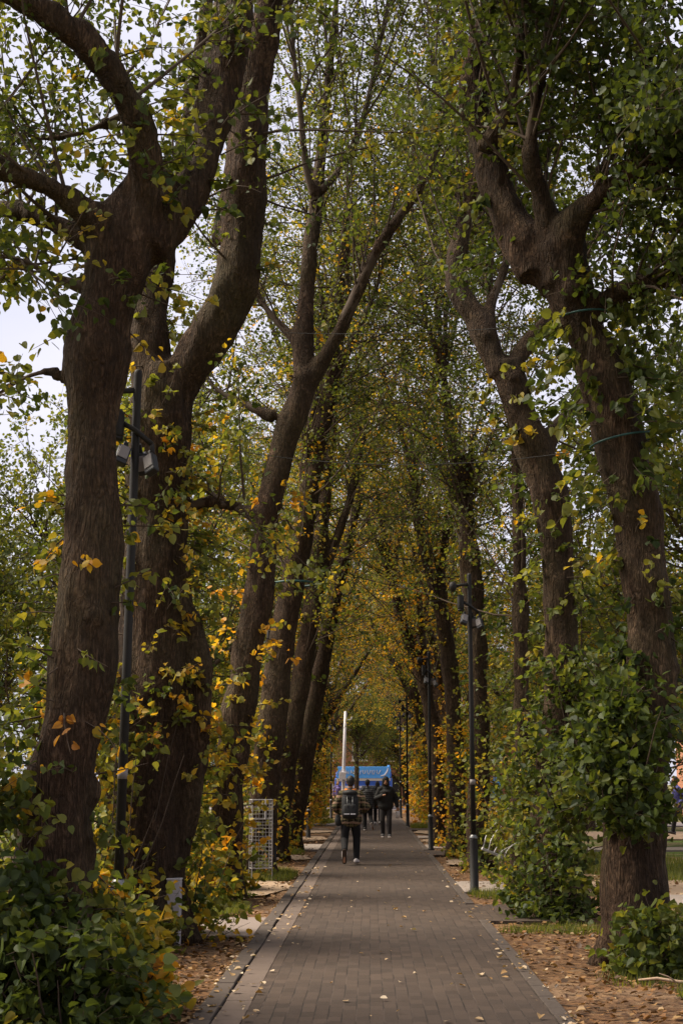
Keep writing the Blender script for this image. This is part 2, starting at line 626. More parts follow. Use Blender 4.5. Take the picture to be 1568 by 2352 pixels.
def bush(v, c, rx, ry, h, n, L, per, size, hue, hvar, inner=.35):
    """sucker shoots rising round a tree base, leafy from ground to height h"""
    a = v.r.uniform(0, 2 * PI, n); rr = np.sqrt(v.r.uniform(inner ** 2, 1, n))
    z = v.r.uniform(0, 1, n) ** 1.6 * h
    fall = np.sqrt(np.clip(1 - (z / (h * 1.15)) ** 2, .15, 1))
    ph = v.r.uniform(0, 6.28, 4)
    rr = rr * (1 + .28 * np.sin(2 * a + ph[0] + z * 2.3) + .22 * np.sin(3 * a + ph[1] - z * 3.4) + .15 * np.sin(5 * a + ph[2] + z * 5))
    st = np.stack([c[0] + np.cos(a) * rr * rx * fall, c[1] + np.sin(a) * rr * ry * fall, c[2] + z], axis=1)
    o = np.stack([np.cos(a), np.sin(a), np.full(n, .7)], axis=1)
    d = unit(o + v.rdir(n) * .7)
    LL = v.r.uniform(L[0], L[1], n)
    h0 = np.clip(hue + v.r.normal(size=n) * hvar, 0, 1)
    v.twigs(st - d * LL[:, None] * .6, d, LL, per, size, h0, hvar * .45, r0=.006, jit=.06)
    m = max(5, n // 16)
    a = v.r.uniform(0, 2 * PI, m)
    for i in range(m):
        v.shoot((c[0] + math.cos(a[i]) * rx * .25, c[1] + math.sin(a[i]) * ry * .25, c[2]), (math.cos(a[i]) * .7, math.sin(a[i]) * .7, 1.0), h * v.r.uniform(.5, 1.0), .008, 0, 0, 0, 0, 0, 0)


# ------------------------------------------------------------------ avenue trees drawn limb by limb
def stemset(specs, Y):
    res = []
    for sp in specs:
        pts, dY = sp if isinstance(sp, tuple) else (sp, 0.0)
        res.append(trace(pts, Y, dY))
    return res


# --- left row, nearest
def tree_left_front():
    Y = 11.0
    base = G(105, Y)
    st = stemset([
        [(100, 2310, 215), (108, 2150, 190), (120, 1950, 170), (150, 1750, 155), (182, 1550, 150), (197, 1350, 142), (207, 1150, 132), (213, 950, 130), (222, 820, 138), (248, 680, 152), (285, 560, 165), (315, 470, 150), (335, 400, 90)],
        ([(305, 520, 110), (330, 410, 92), (322, 300, 80), (285, 210, 76), (225, 120, 76), (140, 45, 62), (30, -10, 52), (-130, -70, 42), (-300, -160, 26)], -1.2),
        ([(275, 565, 100), (200, 485, 62), (112, 430, 62), (0, 390, 58), (-150, 330, 48), (-320, 250, 30)], -1.0),
        ([(245, 585, 72), (165, 530, 48), (72, 492, 38), (0, 475, 32), (-140, 440, 26), (-280, 420, 14)], .8),
        ([(335, 570, 115), (405, 500, 85), (450, 430, 74), (482, 350, 74), (500, 250, 90), (515, 160, 112), (528, 60, 112), (545, -60, 105), (560, -200, 90), (590, -420, 55), (620, -640, 26)], 1.2),
        [(190, 660, 40), (130, 640, 20), (60, 600, 14), (-10, 585, 10)],
        [(176, 880, 24), (110, 850, 13), (50, 870, 10), (-40, 930, 7)],
        [(320, 250, 30), (250, 280, 18), (180, 310, 12), (90, 320, 8)],
    ], Y)
    v = Veg(101, True); vb = Veg(102, True)
    for k, n in ((1, 18), (2, 16), (3, 12)):
        crown_on(v, st[k], n, (1.2, 2.6), 26, .5, 10, .050, .25, .15, t=(.2, 1), up=.55, spread=1.0, r0=.016)
    crown_on(v, st[4], 16, (1.6, 3.4), 22, .6, 10, .058, .26, .12, t=(.65, 1), up=.9, r0=.02)
    crown_on(v, st[6], 6, (.4, 1.0), 11, .4, 9, .066, .40, .16, t=(.3, 1), up=-.1, spread=1, droop=.4, r0=.008)
    crown_on(v, st[5], 12, (.6, 1.4), 14, .45, 9, .07, .36, .14, t=(.4, 1), up=.1, spread=1, r0=.01)
    crown_on(v, st[7], 8, (.7, 1.5), 15, .45, 9, .055, .28, .1, t=(.3, 1), up=.2, spread=1, r0=.01)
    # leafy sprays sitting on the upper limbs
    v.spray(*st[1], 30, (.25, .6), 10, .074, .36, .16, t=(.05, .5), up=.1)
    v.spray(*st[4], 46, (.25, .75), 11, .074, .34, .16, t=(.05, .62), up=.2)
    v.spray(*st[0], 64, (.2, .55), 9, .072, .46, .20, t=(.10, .54), up=.0)
    v.spray(*st[0], 8, (.3, .6), 10, .074, .5, .16, t=(.70, .78), up=-.3)
    # basal thicket
    for c, rx, ry, h, n, hue in (((-2.75, 10.2, 0), .95, .6, 1.05, 260, .18), ((-2.05, 9.9, 0), .5, .5, .75, 130, .18), ((-3.5, 10.3, 0), .8, .6, 1.25, 120, .30),
                                 ((-3.15, 10.3, 1.35), .62, .45, .95, 130, .34), ((-3.5, 10.6, 2.2), .5, .5, 1.4, 60, .46), ((-1.85, 10.9, 0), .34, .6, .62, 70, .50), ((-2.2, 11.5, 0), .36, .4, 1.05, 80, .42), ((-2.4, 12.2, 0), .35, .6, 1.0, 70, .54)):
        bush(vb, c, rx, ry, h, n, (.25, .6), 15, .078, hue, .14)
    return finish_tree('lime_tree', base, st, v, vb, 'thick lime trunk nearest the camera on the left, leaning over a dark leafy thicket', .036, 1, amp=.03, burl=.065)


def tree_left_fork():
    Y = 16.0
    base = G(330, Y)
    st = stemset([
        [(322, 2160, 195), (332, 2000, 180), (340, 1800, 165), (350, 1550, 155), (358, 1350, 152), (364, 1150, 150), (368, 1000, 150), (376, 900, 150), (385, 840, 120)],
        ([(355, 930, 115), (340, 800, 95), (342, 690, 96), (362, 590, 88), (392, 500, 72), (420, 380, 60), (440, 240, 48), (465, 100, 42), (480, -60, 34), (490, -260, 22)], .8),
        ([(392, 920, 115), (445, 830, 108), (498, 745, 106), (540, 660, 108), (558, 570, 104), (563, 460, 96), (564, 350, 96), (576, 220, 86), (598, 100, 76), (622, -20, 66), (650, -160, 56), (680, -360, 34)], -.6),
        [(385, 1980, 80), (430, 1820, 66), (458, 1650, 62), (462, 1540, 60), (440, 1440, 52), (408, 1370, 40)],
        [(520, 560, 70), (516, 480, 44), (528, 430, 30), (540, 330, 22), (552, 240, 16)],
        [(405, 1180, 40), (470, 1150, 24), (530, 1165, 16), (560, 1150, 10)],
    ], Y)
    v = Veg(111, True); vb = Veg(112, True)
    crown_on(v, st[1], 16, (1.5, 3.4), 20, .6, 10, .06, .30, .12, t=(.4, 1), up=.6, r0=.02)
    crown_on(v, st[2], 16, (1.6, 3.4), 20, .6, 10, .06, .30, .12, t=(.6, 1), up=.8, r0=.02)
    crown_on(v, st[2], 12, (1.0, 2.6), 20, .6, 10, .06, .34, .14, t=(.3, .8), up=.1, spread=1.1, r0=.016)
    crown_on(v, st[5], 5, (.8, 1.6), 17, .5, 10, .065, .40, .14, t=(.3, 1), up=.1, r0=.014)
    v.spray(*st[0], 150, (.25, .75), 11, .072, .54, .18, t=(.3, .82), up=.15)
    v.spray(*st[3], 26, (.25, .6), 9, .072, .55, .14, t=(.1, .9), up=.15)
    v.spray(*st[1], 14, (.25, .6), 9, .088, .50, .14, t=(0, .3), up=.0)
    v.spray(*st[2], 14, (.2, .45), 7, .08, .42, .14, t=(.3, .95), up=.0)
    for c, rx, ry, h, n, hue in (((-2.95, 15.2, 0), .72, .8, 2.7, 240, .50), ((-2.05, 16.5, 0), .42, .6, 1.6, 90, .52), ((-3.3, 15.6, 0), 1.0, .9, 3.2, 150, .40), ((-3.0, 14.2, 0), .5, .6, 1.5, 80, .38), ((-2.2, 15.2, 0), .16, .2, .32, 22, .5)):
        bush(vb, c, rx, ry, h, n, (.25, .65), 12, .080, hue, .16)
    return finish_tree('lime_tree', base, st, v, vb, 'broad lime trunk forking into two heavy limbs, dark post standing before it on the left', .045, 2, amp=.03, burl=.06)


def tree_left_bowed():
    Y = 22.1
    base = G(515, Y)
    st = stemset([
        [(512, 2050, 100), (518, 1950, 88), (524, 1800, 92), (540, 1680, 98), (562, 1550, 96), (588, 1400, 86), (604, 1250, 78), (625, 1120, 76), (655, 1010, 76), (688, 920, 76), (706, 860, 74)],
        ([(700, 885, 62), (696, 780, 56), (705, 660, 50), (718, 540, 48), (727, 430, 42), (742, 320, 34), (752, 200, 26), (768, 60, 20), (780, -120, 12)], .8),
        ([(712, 885, 60), (748, 815, 46), (795, 730, 42), (835, 640, 38), (872, 560, 34), (930, 480, 30), (985, 400, 24), (1020, 270, 18), (1040, 140, 12)], -.8),
        ([(695, 800, 34), (640, 745, 22), (590, 680, 18), (545, 600, 12)], .5),
        ([(725, 460, 34), (700, 380, 24), (690, 250, 20), (672, 120, 15), (668, -40, 10)], -.5),
        ([(735, 440, 28), (790, 380, 22), (830, 290, 18), (860, 160, 14), (890, 0, 9)], .6),
        ([(628, 960, 34), (560, 930, 22), (510, 905, 16), (470, 870, 10)], .5),
        ([(590, 1180, 40), (530, 1170, 24), (480, 1130, 18), (440, 1100, 12)], .5),
    ], Y)
    st = [(p, [q * .80 for q in r]) for p, r in st]
    v = Veg(121); vb = Veg(122, True)
    for k, n, t0 in ((1, 28, .35), (2, 34, .3), (4, 20, .3), (5, 20, .3)):
        crown_on(v, st[k], n, (1.4, 3.8), 17, .6, 12, .058, .30, .14, t=(t0, 1), up=1.0, spread=.8, r0=.02)
    for k in (3, 6, 7):
        crown_on(v, st[k], 12, (.9, 2.4), 20, .65, 12, .058, .34, .13, t=(.3, 1), up=.25, spread=1, r0=.016)
    v.spray(*st[0], 90, (.2, .6), 8, .105, .64, .13, t=(.1, .75), up=.2)
    v.spray(*st[1], 14, (.2, .5), 7, .1, .5, .13, t=(0, .5), up=.2)
    for c, rx, ry, h, n, hue in (((-2.6, 21.5, 0), .6, .8, 2.7, 150, .50), ((-2.32, 23.6, 0), .34, .4, 1.1, 110, .50), ((-2.2, 20.6, 0), .35, .5, .8, 40, .62), ((-3.4, 21.6, 0), .9, 1.0, 3.2, 120, .42)):
        bush(vb, c, rx, ry, h, n, (.25, .6), 10, .105, hue, .14)
    return finish_tree('lime_tree', base, st, v, vb, 'leaning lime left of the path whose trunk splits high into a fan of straight stems', .05, 3, amp=.018, burl=.05)


def tree_right_front():
    Y = 14.3
    base = G(1452, Y)
    st = stemset([
        [(1466, 2200, 158), (1457, 2080, 150), (1454, 1930, 148), (1466, 1780, 132), (1484, 1630, 116), (1496, 1500, 106), (1483, 1350, 108), (1470, 1210, 108), (1446, 1090, 114), (1420, 985, 132), (1398, 900, 116), (1356, 800, 104), (1326, 720, 100), (1300, 640, 112), (1284, 570, 128)],
        ([(1272, 660, 84), (1232, 590, 76), (1196, 530, 72), (1160, 470, 72), (1132, 400, 76), (1104, 320, 76), (1084, 250, 60), (1086, 150, 50), (1108, 60, 46), (1138, -50, 40), (1170, -240, 26)], .8),
        ([(1288, 600, 108), (1310, 520, 82), (1345, 478, 58), (1400, 430, 52), (1460, 390, 46), (1568, 345, 40), (1700, 300, 32), (1850, 240, 20)], -1.2),
        ([(1282, 580, 74), (1250, 480, 42), (1222, 400, 34), (1214, 320, 28), (1238, 200, 24), (1260, 40, 18)], -.6),
        ([(1336, 740, 76), (1398, 684, 52), (1470, 655, 46), (1568, 630, 42), (1700, 590, 34), (1860, 540, 20)], -.8),
        ([(1116, 350, 54), (1156, 270, 38), (1188, 190, 30), (1196, 80, 26), (1215, -80, 18)], -.6),
        ([(1220, 640, 70), (1180, 560, 62), (1148, 470, 56), (1128, 420, 50)], .5),
    ], Y)
    v = Veg(131, True); vb = Veg(132, True)
    crown_on(v, st[1], 16, (1.2, 2.8), 18, .55, 10, .066, .26, .10, t=(.5, 1), up=.6, r0=.02)
    for k, n in ((2, 46), (3, 24), (4, 46), (5, 20)):
        crown_on(v, st[k], n, (1.2, 3.2), 27, .65, 12, .068, .19, .11, t=(.2, 1), up=.45, spread=1.0, droop=.5, r0=.018)
    crown_on(v, st[2], 20, (1.6, 3.0), 27, .65, 12, .072, .18, .10, t=(.4, 1), up=.1, spread=1.0, droop=1.2, bias=(.1, -.6, 0), r0=.016)
    v.spray(*st[0], 70, (.25, .8), 9, .10, .28, .13, t=(.58, .86), up=-.2)
    v.spray(*st[0], 40, (.2, .5), 8, .082, .36, .18, t=(.36, .6), up=-.1)
    v.spray(*st[0], 46, (.2, .5), 12, .076, .18, .12, t=(.16, .42), up=-.15)
    v.spray(*st[0], 12, (.15, .35), 6, .075, .36, .16, t=(.05, .16), up=.1)
    v.spray(*st[1], 20, (.2, .5), 7, .10, .42, .16, t=(.2, .8), up=.0)
    v.spray(*st[4], 30, (.25, .7), 9, .09, .26, .13, t=(.05, .5), up=-.2)
    for c, rx, ry, h, n, hue in (((2.46, 13.7, 1.35), .40, .5, 1.25, 140, .15), ((2.56, 14.4, 2.3), .26, .4, .8, 40, .17), ((2.2, 13.9, 1.7), .34, .5, .9, 56, .20), ((1.98, 14.8, 1.3), .26, .4, .7, 30, .26),
                                 ((2.5, 13.45, -.02), .34, .33, .55, 55, .33), ((3.05, 13.8, 0), .26, .3, .55, 22, .38), ((2.72, 13.4, 0), .3, .3, .5, 34, .3)):
        bush(vb, c, rx, ry, h, n, (.25, .6), 12, .080, hue, .12)
    for q_ in (v, vb): thin_out(q_, lambda q: (q[:, 0] > 2.76) & (q[:, 2] < 1.78) & (q[:, 2] > .62) & (q[:, 1] < 17))
    return finish_tree('lime_tree', base, st, v, vb, 'thick lime trunk nearest the camera on the right with dark shoots bulging round its waist', .04, 4, amp=.028, burl=.065)


def tree_right_second():
    Y = 19.1
    base = G(1275, Y)
    st = stemset([
        [(1276, 2100, 135), (1275, 1960, 104), (1278, 1800, 96), (1288, 1650, 88), (1292, 1500, 78), (1286, 1350, 78), (1275, 1200, 80), (1248, 1090, 90), (1208, 990, 78), (1180, 900, 74), (1156, 830, 74)],
        ([(1150, 860, 66), (1112, 770, 52), (1078, 712, 54), (1046, 665, 58), (1048, 600, 46), (1066, 520, 46), (1090, 440, 40), (1102, 360, 34), (1112, 240, 26), (1118, 100, 18)], .8),
        ([(1170, 850, 46), (1212, 785, 36), (1258, 732, 32), (1292, 690, 28), (1340, 600, 20), (1380, 520, 14)], .8),
        ([(1120, 780, 34), (1124, 700, 27), (1150, 640, 22), (1176, 560, 17), (1190, 470, 12)], .9),
        ([(1235, 1060, 50), (1280, 970, 34), (1330, 930, 28), (1380, 920, 20)], .5),
    ], Y)
    v = Veg(141, True); vb = Veg(142, True)
    crown_on(v, st[1], 30, (1.4, 3.4), 19, .65, 10, .064, .30, .12, t=(.3, 1), up=.7, r0=.02)
    crown_on(v, st[2], 22, (1.2, 3.0), 20, .65, 10, .064, .28, .12, t=(.3, 1), up=.5, r0=.02)
    crown_on(v, st[3], 12, (1.0, 2.4), 18, .6, 10, .064, .32, .12, t=(.4, 1), up=.5, r0=.016)
    crown_on(v, st[4], 14, (1.0, 2.4), 20, .6, 10, .064, .30, .12, t=(.2, 1), up=.1, r0=.016)
    v.spray(*st[0], 70, (.25, .7), 10, .085, .32, .14, t=(.3, .72), up=-.1)
    v.spray(*st[0], 20, (.2, .5), 7, .1, .55, .14, t=(.7, .98), up=0)
    for c, rx, ry, h, n, hue in (((2.38, 18.6, 0), .46, .5, 1.05, 110, .22), ((2.1, 19.2, .1), .34, .5, .9, 70, .36), ((2.7, 18.7, 1.5), .7, .65, 1.9, 150, .24), ((2.15, 19.3, .9), .45, .6, 1.5, 80, .34)):
        bush(vb, c, rx, ry, h, n, (.25, .6), 12, .078, hue, .12)
    return finish_tree('lime_tree', base, st, v, vb, 'second right-hand lime, trunk kinked left high up and bushy foot by the lamp post', .045, 5, amp=.02, burl=.055)


def tree_simple(Y, bx, specs, seed, hue, bhue, label, size=.060, bushes=(), voxel=.055, ncrown=24, bh=3.2):
    base = G(bx, Y)
    st = [(p, [q * .86 for q in r]) for p, r in stemset(specs, Y)]
    v = Veg(seed); vb = Veg(seed + 1)
    # a pollard head of long shoots carrying on up from each traced stem
    for k, s in enumerate(st):
        crown_on(v, s, ncrown + 6, (1.6, 4.0), 20, .75, 11, size, hue, .16, t=(.4, 1), up=.45, spread=1.1, droop=.35, r0=.017)
    p, r, tan = along(*st[0], 1.0)
    for j in range(4):
        d = np.array(tan) + v.rdir(1)[0] * .6 + np.array([0, 0, 1.0])
        q = [Vector(p)]
        dd = Vector(d).normalized()
        L = v.r.uniform(4.0, 7.0)
        for i in range(4):
            dd = (dd + Vector(v.rdir(1)[0]) * .18 + Vector((0, 0, .12))).normalized()
            q.append(q[-1] + dd * L / 4)
        rr = [min(r, .15) * f for f in (.75, .5, .36, .22, .08)]
        st.append((q, rr))
        crown_on(v, st[-1], ncrown + 4, (1.5, 3.8), 18, .75, 11, size, hue, .16, t=(.1, 1), up=.25, spread=1.15, droop=.4, r0=.016)
    v.spray(*st[0], 100, (.25, .7), 9, size * 1.35, bhue, .14, t=(.12, .85), up=.1)
    x = base.x
    bush(vb, (x + (.25 if x > 0 else -.25), Y - .2, 0), .68, 1.2, bh, 190, (.3, .6), 10, size * 1.45, bhue, .14)
    for c, rx, ry, h, n, hu in bushes:
        bush(vb, c, rx, ry, h, n, (.3, .65), 10, size * 1.2, hu, .14)
    return finish_tree('lime_tree', base, st, v, vb, label, voxel, seed, amp=.018, burl=.045, cut=path_clear)


tree_left_front()
tree_left_fork()
tree_left_bowed()
tree_right_front()
tree_right_second()
tree_simple(27, 590, [[(590, 2000, 84), (604, 1850, 78), (625, 1650, 80), (650, 1450, 72), (685, 1270, 62), (715, 1120, 55), (738, 1000, 46), (762, 880, 38)],
                      [(700, 1190, 36), (700, 1080, 28), (712, 980, 22), (730, 860, 14)]], 151, .33, .52,
            'fourth lime of the left row, straight leaning trunk behind the white wire cage')
tree_simple(32, 632, [[(632, 1969, 62), (650, 1800, 58), (684, 1600, 55), (714, 1420, 50), (735, 1250, 42), (750, 1080, 34)],
                      [(715, 1400, 34), (770, 1250, 26), (810, 1130, 20), (835, 1000, 14)]], 161, .42, .55,
            'fifth lime of the left row, slim trunk just beyond the white wire cage', ncrown=18)
tree_simple(37, 668, [[(668, 1945, 52), (700, 1750, 48), (744, 1500, 42), (775, 1350, 36), (808, 1220, 30), (828, 1100, 24)]], 171, .46, .60,
            'sixth lime of the left row, slanting trunk rising toward the middle of the avenue')
tree_simple(24, 1193, [[(1193, 2030, 54), (1195, 1900, 45), (1200, 1700, 42), (1196, 1500, 42), (1195, 1300, 38), (1188, 1100, 34), (1175, 980, 30), (1150, 880, 26), (1130, 760, 20)]], 181, .28, .34,
            'slim upright lime right of the nearest right-hand lamp post', bh=2.2, ncrown=30)
tree_simple(29, 1095, [[(1095, 1987, 64), (1100, 1800, 56), (1100, 1600, 52), (1094, 1400, 46), (1075, 1200, 45), (1054, 1110, 42), (1035, 1000, 30), (1020, 880, 24)],
                       [(1092, 1460, 36), (1062, 1300, 30), (1068, 1150, 25), (1085, 1010, 18)]], 191, .30, .42,
            'burly lime rising directly behind the nearest right-hand lamp post', ncrown=24)
tree_simple(34, 1052, [[(1052, 1958, 52), (1050, 1800, 46), (1040, 1600, 45), (1020, 1430, 40), (985, 1300, 36), (960, 1200, 32), (948, 1100, 26)],
                       [(1030, 1480, 26), (1010, 1330, 22), (1030, 1180, 18)]], 201, .44, .55,
            'right-row lime between the first and second lamp posts, crown turning gold', ncrown=18)
tree_simple(39.5, 1008, [[(1008, 1935, 46), (1004, 1750, 45), (984, 1600, 36), (946, 1500, 32), (914, 1400, 30), (898, 1320, 26)],
                       [(995, 1680, 24), (975, 1500, 20), (960, 1380, 16), (965, 1250, 12)]], 211, .52, .74,
            'right-row lime just past the second lamp post, trunk bent over the path', ncrown=18)
# ------------------------------------------------------------------ trees farther down, from a few grown patterns
def proto_avenue(seed, hue, bhue):
    base = Vector((0, 0, 0))
    rr = random.Random(seed)
    h0 = rr.uniform(4.5, 6.2)
    lean = rr.uniform(.7, 1.2)
    tr = ([Vector((0, 0, -.1)), Vector((.05, .05, 1.2)), Vector((lean * .35, rr.uniform(-.2, .2), h0 * .5)), Vector((lean, rr.uniform(-.2, .2), h0))], [.36, .30, .26, .24])
    st = [tr]
    v = Veg(seed); vb = Veg(seed + 1)
    for j in range(4):
        a = j * PI / 2 + rr.uniform(-.5, .5)
        t0 = rr.uniform(.55, 1.0)
        p, r, _ = along(*tr, t0)
        q = [Vector(p)]
        dd = Vector((math.cos(a) * .45, math.sin(a) * .55, 1.0)).normalized()
        L = rr.uniform(7, 9.5)
        for i in range(5):
            dd = (dd + Vector((rr.uniform(-.2, .2), rr.uniform(-.2, .2), .16))).normalized()
            q.append(q[-1] + dd * L / 5)
        st.append((q, [r * f for f in (.68, .5, .38, .26, .15, .06)]))
        crown_on(v, st[-1], 26, (1.5, 4.0), 15, .85, 11, .068, hue + .11, .18, t=(.12, 1), up=.35, spread=1.1, droop=.25, r0=.018)
    crown_on(v, tr, 14, (1.2, 2.8), 13, .7, 9, .085, (hue + bhue) / 2, .14, t=(.4, 1), up=.2, spread=1.1, r0=.02)
    v.spray(*tr, 90, (.3, .9), 8, .12, bhue, .14, t=(.1, .9), up=.1)
    bush(vb, (-.25, 0, 0), .62, 1.7, 3.0, 240, (.25, .6), 9, .115, bhue, .15)
    return base, st, v, vb, seed


def plant_row():
    # (x, Y, pattern, turn, scale, label)
    prot = [proto_avenue(301, .38, .68), proto_avenue(311, .46, .76), proto_avenue(321, .34, .56)]
    roots = []
    left = [(-2.75, 42.5), (-2.7, 47.5), (-2.8, 53), (-2.7, 59), (-2.8, 65), (-2.75, 72), (-2.8, 79)]
    right = [(2.75, 44.5), (2.7, 49.5), (2.8, 55), (2.75, 61), (2.7, 67), (2.8, 74), (2.75, 81)]
    ln = ['left-row lime beside the third left-hand lamp post, yellowing shoots at its foot',
          'left-row lime one tree beyond the third left-hand lamp post',
          'left-row lime level with the person carrying a pale bag',
          'left-row lime midway between the third and fourth left-hand lamp posts, beyond the walkers',
          'left-row lime just short of the fourth left-hand lamp post',
          'left-row lime beyond the fourth left-hand lamp post, before the white pole',
          'last lime of the left row, beside the tall white pole']
    rn = ['right-row lime beyond the hooded person, between the second and third lamp posts',
          'right-row lime just short of the third right-hand lamp post',
          'right-row lime level with the third right-hand lamp post',
          'right-row lime between the third and fourth right-hand lamp posts',
          'right-row lime just short of the fourth right-hand lamp post',
          'right-row lime just past the fourth right-hand lamp post',
          'last lime of the right row, nearest the blue trailer']
    i = 0
    for (lst, names, base_rot) in ((left, ln, 0), (right, rn, 180)):
        for j, (x, y) in enumerate(lst):
            k = (j + (0 if base_rot == 0 else 1)) % 3
            if len(roots) <= k or roots[k] is None:
                while len(roots) <= k: roots.append(None)
                b, st, v, vb, sd = prot[k]
                o = finish_tree('lime_tree', b, st, v, vb, names[j], .075, sd, cut=foot_clear)
                roots[k] = o
            else:
                o = copy_tree(roots[k])
            o['label'] = names[j]
            o.location = (x, y, 0)
            o.rotation_euler = (0, 0, R(base_rot + (-28, 17, -9, 31, 8, -20, 24)[j]))
            s = (1.0, .93, 1.06, .97, 1.03, .95, 1.0)[j]
            o.scale = (s, s, s)


def proto_field(seed, hue, h, rad, low=.3):
    rr = random.Random(seed)
    tr = ([Vector((0, 0, -.1)), Vector((.1, 0, 1.5)), Vector((.15, .1, h * .4)), Vector((0, 0, h * .75))], [.30, .24, .2, .08])
    st = [tr]
    v = Veg(seed)
    for j in range(9):
        a = j * 2.4 + rr.uniform(-.3, .3)
        p, r, _ = along(*tr, low + (.95 - low) * j / 9)
        q = [Vector(p)]
        dd = Vector((math.cos(a), math.sin(a), rr.uniform(.35, 1.0))).normalized()
        L = rad * rr.uniform(.75, 1.1) * (1.1 - .4 * j / 9)
        for i in range(4):
            dd = (dd + Vector((rr.uniform(-.2, .2), rr.uniform(-.2, .2), .12))).normalized()
            q.append(q[-1] + dd * L / 4)
        st.append((q, [r * f for f in (.6, .45, .3, .2, .08)]))
        crown_on(v, st[-1], 30, (1.0, 3.0), 15, .8, 8, .10, hue, .1, t=(.15, 1), up=.25, spread=1.1, r0=.025)
    crown_on(v, tr, 26, (1.2, 2.6), 15, .8, 8, .10, hue, .1, t=(max(.5, low + .1), 1), up=.5, spread=1.0, r0=.025)
    return Vector((0, 0, 0)), st, v, seed


def plant_field():
    prot = [proto_field(401, .34, 10.5, 4.6), proto_field(411, .46, 9.0, 4.2), proto_field(421, .36, 13.0, 5.2), proto_field(431, .36, 12.0, 3.6, .62)]
    roots = [None] * 4
    spots = [(-11.5, 35, 0, 40, 1.12, 'green park tree seen through the gap left of the nearest left trunk'),
             (-8.2, 46, 1, 100, .95, 'yellow-green park tree behind the left row, seen between the forked lime and the bowed lime'),
             (-14.5, 52, 2, 10, 1.0, 'tall park tree far back on the left edge of the view'),
             (-8.0, 62, 0, 200, 1.05, 'park tree behind the left row, beyond the yellow-green tree'),
             (-9.0, 78, 1, 320, 1.1, 'distant park tree behind the far end of the left row'),
             (7.6, 27, 2, 0, .95, 'dark park tree behind the trunk bound with green straps'),
             (-6.2, 34, 2, 60, 1.0, 'tall park tree showing between the two limbs of the forked lime'),
             (-6.8, 56, 2, 140, 1.5, 'very tall park tree rising high behind the left row'),
             (-15, 40, 1, 0, 1.15, 'yellowish park tree at the far left edge under open sky'),
             (9.5, 33, 2, 220, 1.25, 'very tall park tree filling the sky behind the right-hand trunks'),
             (12.5, 38, 0, 70, 1.0, 'park tree behind the right row at the right edge of the view'),
             (7.4, 40, 1, 150, 1.0, 'park tree close behind the slim upright lime on the right'),
             (8.0, 54, 0, 260, 1.1, 'park tree behind the right row near the hooded person'),
             (14.5, 56, 2, 30, 1.0, 'tall park tree behind the person in the blue jacket'),
             (8.2, 70, 1, 310, 1.1, 'park tree behind the far end of the right row'),
             (-.95, 95, 3, 20, .72, 'lone tree with a dark trunk standing before the blue trailer'),
             (6.0, 104, 2, 80, 1.55, 'tall tree closing the avenue right of the blue trailer'),
             (-6.5, 104, 2, 170, 1.6, 'tall tree closing the avenue left of the blue trailer'),
             (.6, 114, 2, 270, 1.75, 'tall tree in the middle behind the blue trailer'),
             (2.7, 108, 1, 200, 1.0, 'low spreading tree whose leaves hang above the blue trailer roof'),
             (-13, 112, 0, 0, 1.4, 'distant tree left of the brick terrace'),
             (13, 116, 0, 90, 1.4, 'distant tree right of the brick terrace')]
    for x, y, k, rot, s, lab in spots:
        if roots[k] is None:
            b, st, v, sd = prot[k]
            o = roots[k] = finish_tree('park_tree', b, st, v, None, lab, .09, sd, 'park trees beyond the lime rows')
        else:
            o = copy_tree(roots[k])
        o['label'] = lab
        o.location = (x, y, -.05); o.rotation_euler = (0, 0, R(rot)); o.scale = (s, s, s)


plant_row()
plant_field()

# ------------------------------------------------------------------ ground, path
GZ = -.05


def ground_mat():
    t = NT('soil_and_grass')
    p = t.world()
    sep = t.n('SeparateXYZ'); t.l(p, sep.inputs[0])
    n1 = t.noise(p, 1.1, 6, .6)
    n2 = t.noise(p, 14, 5, .65)
    soil = t.mix(n2, (.036, .021, .012), (.10, .060, .035))
    vor = t.n('TexVoronoi'); vor.inputs['Scale'].default_value = 17; t.l(p, vor.inputs['Vector'])
    bits = t.ramp(vor.outputs['Color'], [(0, (.05, .028, .016)), (.4, (.12, .062, .030)), (.7, (.21, .115, .05)), (1, (.26, .19, .12))])
    soil = t.mix(t.ramp(n1, [(.35, (.25, .25, .25)), (.65, (.8, .8, .8))]), soil, bits)
    pale = t.mix(n2, (.19, .125, .075), (.32, .225, .145))
    soil = t.mix(t.ramp(t.noise(p, .45, 4), [(.55, (0, 0, 0)), (.70, (.5, .5, .5))]), soil, pale)
    grass = t.mix(t.noise(p, 22, 4), (.035, .06, .014), (.11, .14, .03))
    grass = t.mix(t.ramp(t.noise(p, .7, 5), [(.45, (0, 0, 0)), (.62, (1, 1, 1))]), grass, pale)
    ax = t.math('ABSOLUTE', sep.outputs[0])
    m = t.math('ADD', ax, t.math('MULTIPLY', t.noise(p, .8, 3), 2.4))
    m = t.ramp(t.math('DIVIDE', m, 10.0), [(.50, (0, 0, 0)), (.58, (1, 1, 1))])
    col = t.mix(m, soil, grass)
    h = t.math('ADD', n2, t.math('MULTIPLY', vor.outputs['Distance'], .6))
    t.bsdf(col, .95, .1, 0, h, .8, .03)
    return t.m


def grid_sheet(name, xs, ys, z, mat, amp=0.0, sc=1.0):
    mb = MB()
    V = [(x, y, z + (noise.noise((x * sc, y * sc, 3.1)) * amp if amp else 0)) for y in ys for x in xs]
    nx = len(xs)
    Fc = [(j * nx + i, j * nx + i + 1, (j + 1) * nx + i + 1, (j + 1) * nx + i) for j in range(len(ys) - 1) for i in range(nx - 1)]
    mb.add(V, Fc)
    return mb.build(name, mat, None, True)


